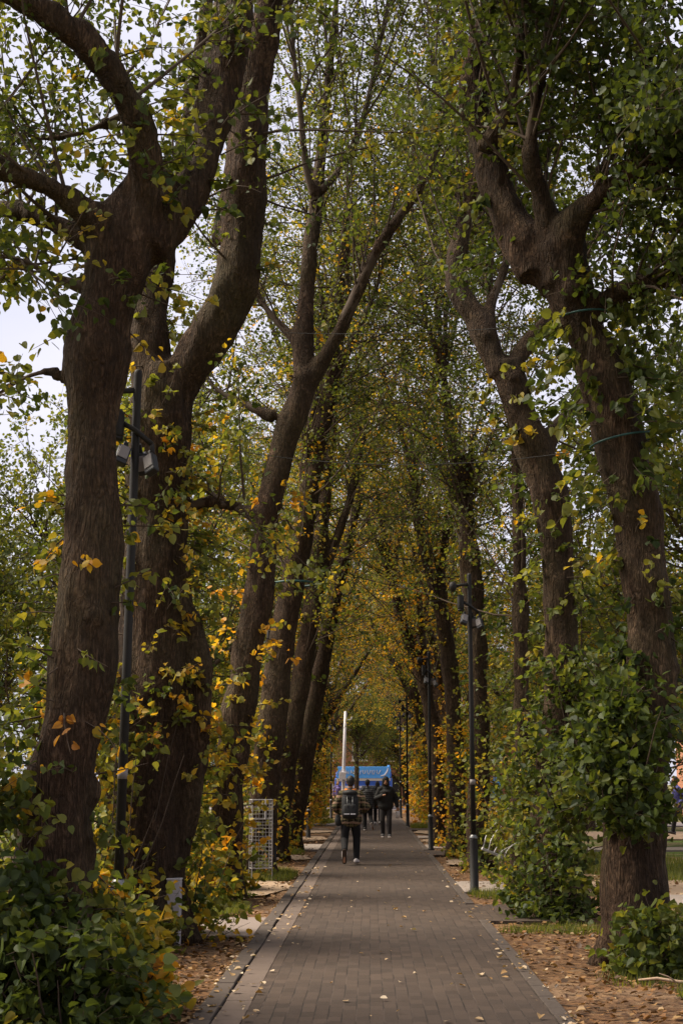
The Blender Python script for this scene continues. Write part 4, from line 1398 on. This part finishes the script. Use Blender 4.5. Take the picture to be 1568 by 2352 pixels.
def car(loc, rz, paint, lab):
    o = empty('parked_car', loc, rz)
    # side outline lofted across the width
    prof = [(-2.0, .35), (-2.08, .62), (-1.98, .86), (-1.2, .96), (-.55, 1.42), (.85, 1.46), (1.75, 1.05), (2.0, .95), (2.08, .6), (2.0, .35)]
    m = MB(); V = []; n = len(prof)
    for x, k in ((-.86, .97), (-.80, 1.0), (.80, 1.0), (.86, .97)):
        for (y, z) in prof:
            tuck = .16 * max(0, z - .95) * (1 if x > 0 else -1)
            V.append((x - tuck, y * k, z if abs(x) < .82 else z * .985 + .005))
    Fc = []
    for a in range(3):
        for k in range(n): Fc.append((a * n + k, a * n + (k + 1) % n, (a + 1) * n + (k + 1) % n, (a + 1) * n + k))
    Fc.append(tuple(range(n))[::-1]); Fc.append(tuple(range(3 * n, 4 * n)))
    m.add(V, Fc); m.build('body', paint, o, True)
    m = MB(); m.add([(-.66, -1.185, .99), (.66, -1.185, .99), (.60, -.60, 1.40), (-.60, -.60, 1.40)], [(0, 1, 2, 3)]); g = m.build('windscreen', GLASS, o)
    sol = g.modifiers.new('s', 'SOLIDIFY'); sol.thickness = .03
    m = MB(); m.add([(-.62, 1.73, 1.08), (.62, 1.73, 1.08), (.58, .90, 1.455), (-.58, .90, 1.455)], [(3, 2, 1, 0)]); g = m.build('rear_window', GLASS, o)
    sol = g.modifiers.new('s', 'SOLIDIFY'); sol.thickness = .03
    for sx in (-1, 1):
        m = MB(); m.ell((sx * .62, -2.02, .70), (.16, .07, .09)); m.build('headlight', PALE, o, True)
        for y in (-1.28, 1.3):
            m = MB(); m.lathe([(.16, -.1), (.30, -.1), (.32, -.06), (.32, .06), (.30, .1), (.16, .1)], n=18); m.v = [(v[2], v[0], v[1]) for v in m.v]
            wl = m.build('wheel', TYRE, o, True); wl.location = (sx * .78, y, .32)
            m = MB(); m.lathe([(.04, -.11), (.16, -.09), (.16, .09), (.04, .11)], n=14); m.v = [(v[2], v[0], v[1]) for v in m.v]; m.build('rim', STEEL, wl, True)
    m = MB(); m.box((0, -2.07, .58), (.52, .02, .11)); m.build('number_plate', WHITE, o)
    m = MB(); m.box((0, -2.03, .46), (1.2, .08, .1), bev=.02); m.build('grille', BLACK, o)
    tag(o, lab, 'car')
    return o


car((.25, 93.5, -.0), 0, simple('dark_car_paint', (.02, .02, .025), .25, .6), 'dark car parked in front of the blue trailer, seen from its front')


def brick_mat():
    t = NT('orange_brick')
    v = t.coords()
    sx = t.n('SeparateXYZ'); t.l(v, sx.inputs[0])
    cb = t.n('CombineXYZ'); t.l(t.math('ADD', sx.outputs[0], sx.outputs[1]), cb.inputs[0]); t.l(sx.outputs[2], cb.inputs[1])
    br = t.n('TexBrick'); t.l(cb.outputs[0], br.inputs['Vector'])
    br.inputs['Scale'].default_value = 1; br.inputs['Brick Width'].default_value = .225; br.inputs['Row Height'].default_value = .075; br.inputs['Mortar Size'].default_value = .006
    br.inputs['Color1'].default_value = (.40, .155, .07, 1); br.inputs['Color2'].default_value = (.30, .11, .055, 1); br.inputs['Mortar'].default_value = (.34, .28, .22, 1)
    n = t.noise(v, .8, 5)
    t.bsdf(t.mix(t.math('MULTIPLY', n, .5), br.outputs['Color'], (.24, .10, .06)), .85, .2, 0, br.outputs['Fac'], -.3, .005)
    return t.m


BRICK = brick_mat()
TILE = simple('roof_tile', (.10, .06, .05), .85, .2, 0, .3, 6, .3)


def house(loc, rz, w, d, h, nwin, lab, doors=1):
    o = empty('brick_house', loc, rz)
    m = MB(); m.box((0, 0, h / 2), (w, d, h)); m.build('wall', BRICK, o)
    m = MB(); e = .35
    m.add([(-w / 2 - e, -d / 2 - e, h), (w / 2 + e, -d / 2 - e, h), (w / 2 + e, d / 2 + e, h), (-w / 2 - e, d / 2 + e, h), (-w / 2 - e, 0, h + d * .38), (w / 2 + e, 0, h + d * .38)],
          [(0, 1, 5, 4), (2, 3, 4, 5), (0, 4, 3), (1, 2, 5), (3, 2, 1, 0)])
    rf = m.build('roof', TILE, o)
    for x in (-w * .3, w * .3):
        m = MB(); m.box((x, .0, h + d * .38 + .5), (.7, .6, 1.6), bev=.03); m.build('chimney', BRICK, rf)
    for fl in range(2):
        for k in range(nwin):
            x = -w / 2 + w * (k + .5) / nwin
            z = 1.5 + fl * 2.8
            if fl == 0 and k % 3 == 1:
                m = MB(); m.box((0, 0, 0), (1.0, .10, 2.1), bev=.01); dr = m.build('door', SKYB if k % 2 else BLACK, o); dr.location = (x, -d / 2 - .03, 1.08)
                m = MB(); m.ell((.38, -.07, 0), (.03, .03, .03), 8, 6); m.build('handle', PALE, dr, True)
                continue
            m = MB()
            for bx, bz, sx, sz in ((0, .72, 1.3, .10), (0, -.72, 1.3, .10), (-.6, 0, .10, 1.34), (.6, 0, .10, 1.34), (0, 0, .07, 1.34), (0, .1, 1.1, .06)):
                m.box((bx, -.02 - .002 * (sx < .08), bz), (sx, .10, sz))
            f = m.build('window', WHITE, o); f.location = (x, -d / 2 - .02, z)
            m = MB(); m.box((0, .0, 0), (1.12, .03, 1.36)); m.build('pane', GLASS, f)
            m = MB(); m.box((0, -.07, -.82), (1.5, .2, .09), bev=.01); m.build('sill', CREAM, f)
    tag(o, lab, 'house')
    return o


house((2, 128, -.05), 0, 26, 9, 6.0, 9, 'orange brick terrace glimpsed behind the trees at the end of the avenue')
house((22.5, 74, -.05), R(-8), 13, 8, 5.8, 5, 'orange brick house at the right edge behind the person in the blue jacket')

# ------------------------------------------------------------------ people
SKIN = simple('skin', (.34, .17, .095), .55, .4, 0, .08, 30, .03)
SKIN2 = simple('dark_skin', (.16, .075, .042), .55, .4, 0, .08, 30, .03)
HAIR = simple('black_hair', (.012, .010, .009), .6, .4, 0, .3, 60, .4)
TROU = simple('black_trousers', (.012, .011, .011), .8, .2, 0, .25, 30, .15)
TROU2 = simple('charcoal_trousers', (.040, .036, .036), .8, .2, 0, .25, 30, .15)
SHOEW = simple('pale_shoe', (.52, .47, .44), .6, .3, 0, .1)
SOLE = simple('brown_sole', (.06, .042, .03), .8, .2)
SHOEB = simple('dark_shoe', (.05, .048, .046), .6, .3)
ORANGE = simple('orange_fabric', (.62, .20, .03), .8, .2)
JBLACK = simple('black_jacket', (.020, .020, .019), .75, .25, 0, .3, 18, .3)
JBLUE = simple('blue_jacket', (.055, .055, .19), .7, .25, 0, .2, 14, .3)
JPURP = simple('purple_jacket', (.12, .09, .25), .7, .25, 0, .2, 14, .3)
PINK = simple('pale_pink_bag', (.55, .40, .38), .6, .3)
PACK = simple('black_backpack', (.016, .016, .016), .65, .3, 0, .4, 18, .25)


def puffer():
    t = NT('black_puffer')
    v = t.coords(); sx = t.n('SeparateXYZ'); t.l(v, sx.inputs[0])
    hgt = t.math('ABSOLUTE', t.math('SINE', t.math('MULTIPLY', sx.outputs[2], 45)))
    col = t.mix(hgt, (.008, .008, .008), (.035, .034, .032))
    t.bsdf(col, .5, .4, 0, hgt, .9, .02)
    return t.m


def plaid():
    t = NT('plaid_wool')
    v = t.coords(); sx = t.n('SeparateXYZ'); t.l(v, sx.inputs[0])
    def band(s, f, o_, lo):
        return t.math('GREATER_THAN', t.math('FRACT', t.math('ADD', t.math('MULTIPLY', s, f), o_)), lo)
    X, Y_, Z = sx.outputs
    nz = t.noise(v, 7, 3)
    w_ = t.math('MULTIPLY', t.math('SUBTRACT', nz, .5), .10)
    X = t.math('ADD', X, w_); Z = t.math('ADD', Z, w_)
    bx = band(X, 8.5, .15, .5); bz = band(Z, 7.5, .3, .5)
    c = t.mix(bx, (.075, .066, .030), (.018, .014, .010)); c = t.mix(t.math('MULTIPLY', bz, .8), c, (.012, .010, .008))
    lx = band(X, 8.5, .42, .80); lz = band(Z, 7.5, .57, .74); l2 = band(Z, 15, .2, .88)
    c = t.mix(t.math('MULTIPLY', lx, .40), c, (.26, .21, .11)); c = t.mix(t.math('MULTIPLY', lz, .55), c, (.34, .20, .14)); c = t.mix(t.math('MULTIPLY', l2, .4), c, (.30, .24, .14))
    n = t.noise(v, 60, 3)
    t.bsdf(c, .9, .15, 0, n, .4, .006)
    return t.m


PUFF = puffer(); PLAID = plaid()


def loft(mb, pts, rad, sx=1.0, sy=1.0, n=14):
    """closed rounded tube; cross-section widened by sx, sy about its own axis in x and y"""
    P_ = [Vector(p) for p in pts]
    # rounded ends
    d0 = (P_[0] - P_[1]).normalized(); d1 = (P_[-1] - P_[-2]).normalized()
    Q = [P_[0] + d0 * rad[0] * .8, P_[0] + d0 * rad[0] * .45] + P_ + [P_[-1] + d1 * rad[-1] * .45, P_[-1] + d1 * rad[-1] * .8]
    rr_ = [rad[0] * .45, rad[0] * .85] + list(rad) + [rad[-1] * .85, rad[-1] * .45]
    b = len(mb.v)
    mb.tube(Q, rr_, n)
    if sx != 1 or sy != 1:
        k = 0
        for i, q in enumerate(Q):
            for j in range(n):
                v = mb.v[b + k]
                mb.v[b + k] = (q.x + (v[0] - q.x) * sx, q.y + (v[1] - q.y) * sy, v[2]); k += 1


def hand(mb, wrist, d, side, curl=.6):
    """palm, four bent fingers of different lengths and a thumb off the side of the palm"""
    d = Vector(d).normalized()
    up = Vector((0, 0, 1)) if abs(d.z) < .8 else Vector((0, 1, 0))
    s = d.cross(up).normalized() * side
    nrm = s.cross(d).normalized()
    w = Vector(wrist)
    pc = w + d * .05
    loft(mb, [w, w + d * .04, w + d * .085], [.023, .033, .032], 1, 1, 10)
    for k, L_ in enumerate((.062, .074, .070, .055)):
        b = w + d * .088 + s * (.030 - .020 * k)
        m_ = b + d * L_ * .5 + nrm * curl * .018
        e = m_ + d * L_ * .42 + nrm * curl * .045
        loft(mb, [b, m_, e], [.0105, .0098, .0088], 1, 1, 7)
    t0 = w + d * .03 + s * .030
    loft(mb, [t0, t0 + s * .024 + d * .03, t0 + s * .028 + d * .062 + nrm * .012], [.014, .0115, .0095], 1, 1, 8)


def person(loc, rz, j, mats, lab, scale=1.0, hood=False, long_hair=False, hem=.84, jw=1.0, trw=1.0, collar=None, jname='jacket', head_tilt=0.0, curl=.6):
    o = empty('person', loc, rz)
    o.scale = (scale,) * 3
    V_ = {k: Vector(v) for k, v in j.items()}
    pel, chest, neck = Vector((0, 0, .95)), Vector((0, j.get('lean', (0, .02, 0))[1], 1.30)), Vector((0, j.get('lean', (0, .02, 0))[1] * 1.3, 1.50))
    hc = neck + Vector((0, .03 + head_tilt * .05, .165 - head_tilt * .02))
    sk, jk, tr, shm, hr = mats
    b = MB()
    loft(b, [pel, chest - Vector((0, 0, .18)), chest, neck - Vector((0, 0, .07))], [.118, .105, .118, .085], 1.4, .9)
    loft(b, [neck - Vector((0, 0, .08)), neck + Vector((0, .005, .03)), hc - Vector((0, .01, .05))], [.060, .053, .053])
    rt = (-head_tilt, 0, 0)
    b.ell(hc, (.076, .095, .115), 16, 12, rot=rt)
    b.ell(hc + Vector((0, .035, -.055)), (.056, .062, .062), 14, 10)                    # jaw
    b.ell(hc + Vector((0, .098, -.022)), (.014, .020, .026), 8, 6)                      # nose
    b.ell(hc + Vector((0, .088, -.062)), (.026, .014, .010), 8, 6)                      # mouth
    b.ell(hc + Vector((0, .082, .022)), (.05, .014, .010), 8, 6)                        # brow
    for s in (-1, 1):
        b.ell(hc + Vector((s * .078, -.005, -.012)), (.012, .022, .032), 8, 6)          # ear
        sh = Vector((s * .175, chest.y, 1.42))
        el, wr = V_['el' + 'lr'[s > 0]], V_['wr' + 'lr'[s > 0]]
        loft(b, [sh, sh.lerp(el, .5), el, el.lerp(wr, .5), wr], [.052, .046, .039, .035, .026])
        hd = V_.get('hd' + 'lr'[s > 0], (wr - el))
        hand(b, wr, hd, s, curl)
        hp, kn, an, to = (V_[q + 'lr'[s > 0]] for q in ('hp', 'kn', 'an', 'to'))
        loft(b, [hp, hp.lerp(kn, .5), kn, kn.lerp(an, .35), an], [.082, .072, .054, .052, .036])
        loft(b, [an - (to - an).normalized() * .03, an.lerp(to, .6), to], [.034, .034, .026])
    link('body', remesh(b, 'body', sk, .0095, 4, .5), o)
    # trousers
    b = MB()
    loft(b, [pel + Vector((0, 0, .07)), pel - Vector((0, 0, .05))], [.125, .125], 1.32, .95)
    for s in (-1, 1):
        hp, kn, an = (V_[q + 'lr'[s > 0]] for q in ('hp', 'kn', 'an'))
        loft(b, [hp, hp.lerp(kn, .5), kn, kn.lerp(an, .4), kn.lerp(an, .99)], [.102 * trw, .092 * trw, .076 * trw, .072 * trw, .062 * trw])
    link('trousers', remesh(b, 'trousers', tr, .014, 3, .5), o)
    # jacket
    b = MB()
    loft(b, [Vector((0, 0, hem + .05)), Vector((0, 0, 1.05)), chest - Vector((0, 0, .1)), chest + Vector((0, 0, .06)), neck - Vector((0, 0, .075))], [.150 * jw, .145 * jw, .143 * jw, .140 * jw, .10], 1.36, .98, 18)
    for s in (-1, 1):
        sh = Vector((s * .165, chest.y, 1.42))
        el, wr = V_['el' + 'lr'[s > 0]], V_['wr' + 'lr'[s > 0]]
        loft(b, [sh - Vector((s * .05, 0, -.02)), sh, sh.lerp(el, .5), el, el.lerp(wr, .5), el.lerp(wr, .93)], [.08, .082 * jw, .074 * jw, .068 * jw, .060 * jw, .050 * jw])
    loft(b, [neck - Vector((0, 0, .07)), neck + Vector((0, 0, .0))], [.088, .078])
    link(jname, remesh(b, jname, jk, .014, 3, .5), o)
    # hair or hood
    b = MB()
    if hood:
        b.ell(hc + Vector((0, -.025, .012)), (.112, .118, .145), 16, 12, rot=rt)
        loft(b, [hc + Vector((0, -.04, -.04)), neck + Vector((0, -.03, .02)), neck + Vector((0, -.02, -.07))], [.11, .11, .13], 1.05, .9)
        h_ = link('hood', remesh(b, 'hood', hr, .014, 2, .5), o)
    else:
        b.ell(hc + Vector((0, -.022, .030)), (.090, .096, .108), 16, 12, rot=rt)
        b.ell(hc + Vector((0, -.045, -.03)), (.074, .062, .07), 14, 10)
        if long_hair: loft(b, [hc + Vector((0, -.06, 0)), neck + Vector((0, -.08, 0)), neck + Vector((0, -.09, -.16))], [.085, .09, .06], 1.2, .7)
        link('hair', remesh(b, 'hair', hr, .012, 1, .5), o)
    for s in (-1, 1):
        b = MB(); b.ell(hc + Vector((s * .030, .088, .002)), (.011, .008, .006), 8, 6); b.build('eye', BLACK, o, True)
    # shoes
    for s in (-1, 1):
        an, to = V_['an' + 'lr'[s > 0]], V_['to' + 'lr'[s > 0]]
        f = (to - an); f.z = f.z; fl = f.normalized()
        heel = V_['hl' + 'lr'[s > 0]]
        ax = (to - heel).normalized()
        sidev = Vector((1, 0, 0)); dn = sidev.cross(ax).normalized()
        if dn.z > 0 and abs(dn.z) > .3: dn = -dn
        if (an - heel).dot(dn) > 0: dn = -dn
        b = MB()
        loft(b, [heel - dn * .045, heel.lerp(to, .5) - dn * .045, to - ax * .02 - dn * .03], [.044, .047, .036], 1.3, 1)
        loft(b, [heel - dn * .05, an - dn * .01], [.046, .042])
        sh_ = link('shoe', remesh(b, 'shoe', shm[0], .010, 2, .5), o)
        b = MB()
        loft(b, [heel - ax * .01 - dn * .012, heel.lerp(to, .45) - dn * .010, to + ax * .015 - dn * .010], [.044, .046, .040], 1.12, 1)
        Mx = []
        c0 = heel.lerp(to, .5)
        for v in b.v:                                            # flatten along the sole's normal
            q = Vector(v) - c0; q = q - dn * q.dot(dn) * .68
            Mx.append(tuple(q + c0))
        b.v = Mx
        b.build('sole', shm[1], sh_, True)
    if collar is not None:
        b = MB(); n = 24
        ring = [(math.cos(2 * PI * k / n) * .098, neck.y + math.sin(2 * PI * k / n) * .085, 1.495 + .012 * math.cos(4 * PI * k / n)) for k in range(n + 1)]
        b.tube(ring, .030, 9, caps=False); b.build('hood_collar', collar, o, True)
    tag(o, lab, 'person')
    return o


def backpack(loc, rz, tilt, mat, lab, stripes=None, s=1.0):
    o = empty('backpack', loc, rz)
    o.rotation_euler = (tilt, 0, rz); o.scale = (s, s, s)
    m = MB(); m.box((0, 0, .23), (.31, .19, .46), bev=.09); m.ell((0, -.03, .16), (.155, .10, .17)); m.ell((0, -.01, .40), (.145, .10, .12)); m.build('main_bag', mat, o, True)
    m = MB(); m.ell((0, -.02, .47), (.145, .11, .065)); m.build('top_flap', mat, o, True)
    m = MB(); m.box((0, -.11, .15), (.24, .07, .22), bev=.03); pk = m.build('pocket', mat, o, True)
    m = MB(); m.tube([(-.045, -.02, .5), (-.03, -.02, .545), (.03, -.02, .545), (.045, -.02, .5)], .010, 7); m.build('grab_loop', BLACK, o, True)
    for sx in (-1, 1):
        m = MB(); m.tube([(sx * .08, .10, .46), (sx * .11, .20, .50), (sx * .125, .33, .36), (sx * .13, .22, .08), (sx * .12, .09, .04)], .018, 7); m.build('shoulder_strap', mat, o, True)
        if stripes is not None:
            m = MB(); m.box((sx * .058, -.150, .085), (.095, .008, .020)); m.build('reflector', stripes, pk)
            m = MB(); m.tube([(sx * .05, -.118, .40), (sx * .05, -.155, .27), (sx * .045, -.150, .20)], .006, 5); m.build('buckle_strap', STEEL, pk, True)
    tag(o, lab, 'backpack')
    return o


# walker in plaid, seen from behind, left foot pushing off
pm = G(805, 30.2)
J1 = dict(ell=(-.335, -.05, 1.14), wrl=(-.235, .17, 1.05), elr=(.345, -.04, 1.14), wrr=(.24, .18, 1.07),
          hpl=(-.092, 0, .92), knl=(-.125, .02, .50), anl=(-.120, -.32, .30), tol=(-.125, -.24, .055), hll=(-.120, -.355, .275),
          hpr=(.092, 0, .92), knr=(.125, .10, .51), anr=(.115, .06, .085), tor=(.135, .25, .02), hlr=(.115, .005, .02))
person((pm.x, pm.y, .015), 0, J1, (SKIN, PLAID, TROU, (SHOEW, SOLE), HAIR), 'person in a plaid jacket and black trousers walking away, orange hood at the neck', 1.0, hem=.84, jw=1.22, collar=ORANGE, trw=1.05)
backpack((pm.x - .01, pm.y - .24, .93), 0, -.06, PACK, 'large black backpack on the plaid jacket, two pale strips near its base', PALE, 1.12)
m = MB(); m.ell((0, 0, .10), (.085, .06, .12)); m.box((0, 0, .13), (.14, .09, .18), bev=.04); o = empty('shoulder_bag', (pm.x - .245, pm.y - .05, .80), .2)
m.build('pouch', PACK, o, True)
m = MB(); m.tube([(-.07, 0, .24), (-.02, -.02, .42), (.08, -.02, .55), (.12, -.02, .62)], .012, 6); m.build('strap', PACK, o, True)
tag(o, 'small dark bag hanging at the left hip of the plaid jacket', 'bag')

# hooded person coming toward the camera, looking at a phone
ph = G(886, 44.5)
J2 = dict(elr=(.30, .02, 1.14), wrr=(.10, .24, 1.24), hdr=(-.9, .25, .1), ell=(-.31, -.04, 1.16), wrl=(-.34, .04, .90),
          hpl=(-.092, 0, .92), knl=(-.10, .06, .50), anl=(-.10, .02, .085), tol=(-.115, .22, .02), hll=(-.10, -.04, .02),
          hpr=(.092, 0, .92), knr=(.105, .02, .50), anr=(.09, -.16, .10), tor=(.10, .04, .02), hlr=(.09, -.215, .035))
# person faces -Y (rotated half a turn): its right hand shows on the left of the picture
person((ph.x, ph.y, .012), PI, J2, (SKIN, JBLACK, TROU2, (SHOEB, SHOEW), JBLACK), 'hooded person in a dark jacket and charcoal trousers facing the camera, looking at a phone', 1.02, hood=True, hem=.86, jw=1.16, head_tilt=.35, trw=1.02)
m = MB(); m.box((0, 0, 0), (.072, .009, .15), rot=(.7, 0, .2), bev=.004); o = empty('phone', (ph.x + .03, ph.y - .33, 1.33)); m.build('case', BLACK, o); m = MB(); m.box((0, .008, .002), (.064, .004, .138), rot=(.7, 0, .2)); m.build('screen', GLASS, o)
tag(o, 'dark phone held in front of the chest of the hooded person', 'phone')
m = MB(); m.box((0, 0, .12), (.13, .10, .22), bev=.03); o = empty('hand_bag', (ph.x + .36, ph.y - .05, .58), .2); m.build('pouch', PALE, o, True)
m = MB(); m.tube([(-.04, 0, .22), (-.03, 0, .34), (.03, 0, .34), (.04, 0, .22)], .008, 6); m.build('handle', PALE, o, True)
tag(o, 'small pale bag hanging from the hand of the hooded person', 'bag')
m = MB(); m.tube([(0, 0, 0), (0, .012, .22), (0, .022, .46)], .008, 6); 
# walker in a puffer jacket, from behind
pp = G(844, 51)
J3 = dict(ell=(-.26, .0, 1.14), wrl=(-.24, .16, .95), elr=(.30, -.06, 1.13), wrr=(.32, .05, .90),
          hpl=(-.092, 0, .92), knl=(-.10, .08, .50), anl=(-.10, .02, .085), tol=(-.11, .22, .02), hll=(-.10, -.04, .02),
          hpr=(.092, 0, .92), knr=(.10, .03, .50), anr=(.15, -.30, .26), tor=(.19, -.20, .05), hlr=(.14, -.335, .245))
person((pp.x, pp.y, .012), 0, J3, (SKIN2, PUFF, TROU, (SHOEB, SHOEW), HAIR), 'walker in a quilted black puffer jacket seen from behind, one sole raised', .98, hem=.84, jw=1.28, trw=1.05)
# person carrying a pale bag behind the hooded one
pb = G(867, 58)
J4 = dict(ell=(-.25, .0, 1.14), wrl=(-.22, .12, .92), elr=(.27, .0, 1.14), wrr=(.25, .10, .92),
          hpl=(-.09, 0, .92), knl=(-.10, .10, .50), anl=(-.10, .14, .085), tol=(-.11, .33, .04), hll=(-.10, .08, .02),
          hpr=(.09, 0, .92), knr=(.10, .02, .50), anr=(.10, -.2, .12), tor=(.10, -.03, .02), hlr=(.10, -.25, .06))
person((pb.x, pb.y, .01), 0, J4, (SKIN, JBLACK, TROU, (SHOEW, SOLE), HAIR), 'person half hidden behind the hooded one, dark jacket, pale pink bag on the arm', .95, long_hair=True, hem=.84, jw=1.1)
o = empty('tote_bag', (pb.x - .26, pb.y - .16, .98)); m = MB(); m.box((0, 0, .16), (.30, .12, .32), bev=.04); m.build('pouch', PINK, o, True)
m = MB(); m.tube([(-.08, 0, .30), (-.06, 0, .46), (.06, 0, .46), (.08, 0, .30)], .010, 6); m.build('handle', PINK, o, True)
tag(o, 'pale pink tote bag seen between the puffer jacket and the hooded person', 'bag')
# person far back on the left by the white pole
pl = G(776, 84)
J5 = dict(J4); J5.update(hpl=(-.09, 0, .92), knl=(-.10, .02, .50), anl=(-.10, .0, .085), tol=(-.11, .2, .02), hll=(-.1, -.05, .02), anr=(.10, .0, .085), knr=(.1, .02, .5), tor=(.11, .2, .02), hlr=(.1, -.05, .02))
person((pl.x, pl.y, .0), PI, J5, (SKIN, JPURP, TROU2, (SHOEB, SOLE), HAIR), 'distant person in a purple-blue jacket left of the white pole', .98, hem=.84, jw=1.15)
# passer-by at the right edge walking left
pr = P(1557, 1797, 46.5); pr.z = .03
J6 = dict(ell=(-.25, -.16, 1.16), wrl=(-.23, .02, .98), elr=(.25, .12, 1.15), wrr=(.2, .30, 1.02), lean=(0, .06, 0),
          hpl=(-.09, 0, .92), knl=(-.09, .17, .52), anl=(-.09, .25, .10), tol=(-.09, .43, .07), hll=(-.09, .20, .02),
          hpr=(.09, 0, .92), knr=(.09, -.05, .50), anr=(.09, -.32, .17), tor=(.09, -.22, .02), hlr=(.09, -.40, .10))
person(pr, R(90), J6, (SKIN, JBLUE, TROU, (SHOEB, SOLE), HAIR), 'person in a blue jacket striding left across the lane at the right edge', 1.02, hem=.84, jw=1.1)
backpack((pr.x + .24, pr.y, 1.0), R(90), -.1, PACK, 'dark backpack worn by the person in the blue jacket', None, 1.0)

for o in C.objects:
    if o.name.split('.')[0] in ('branches', 'shoot_stems', 'basal_shoots', 'crown'): pass
    if o.name.split('.')[0] in ('branches', 'shoot_stems'): o['kind'] = 'stuff'
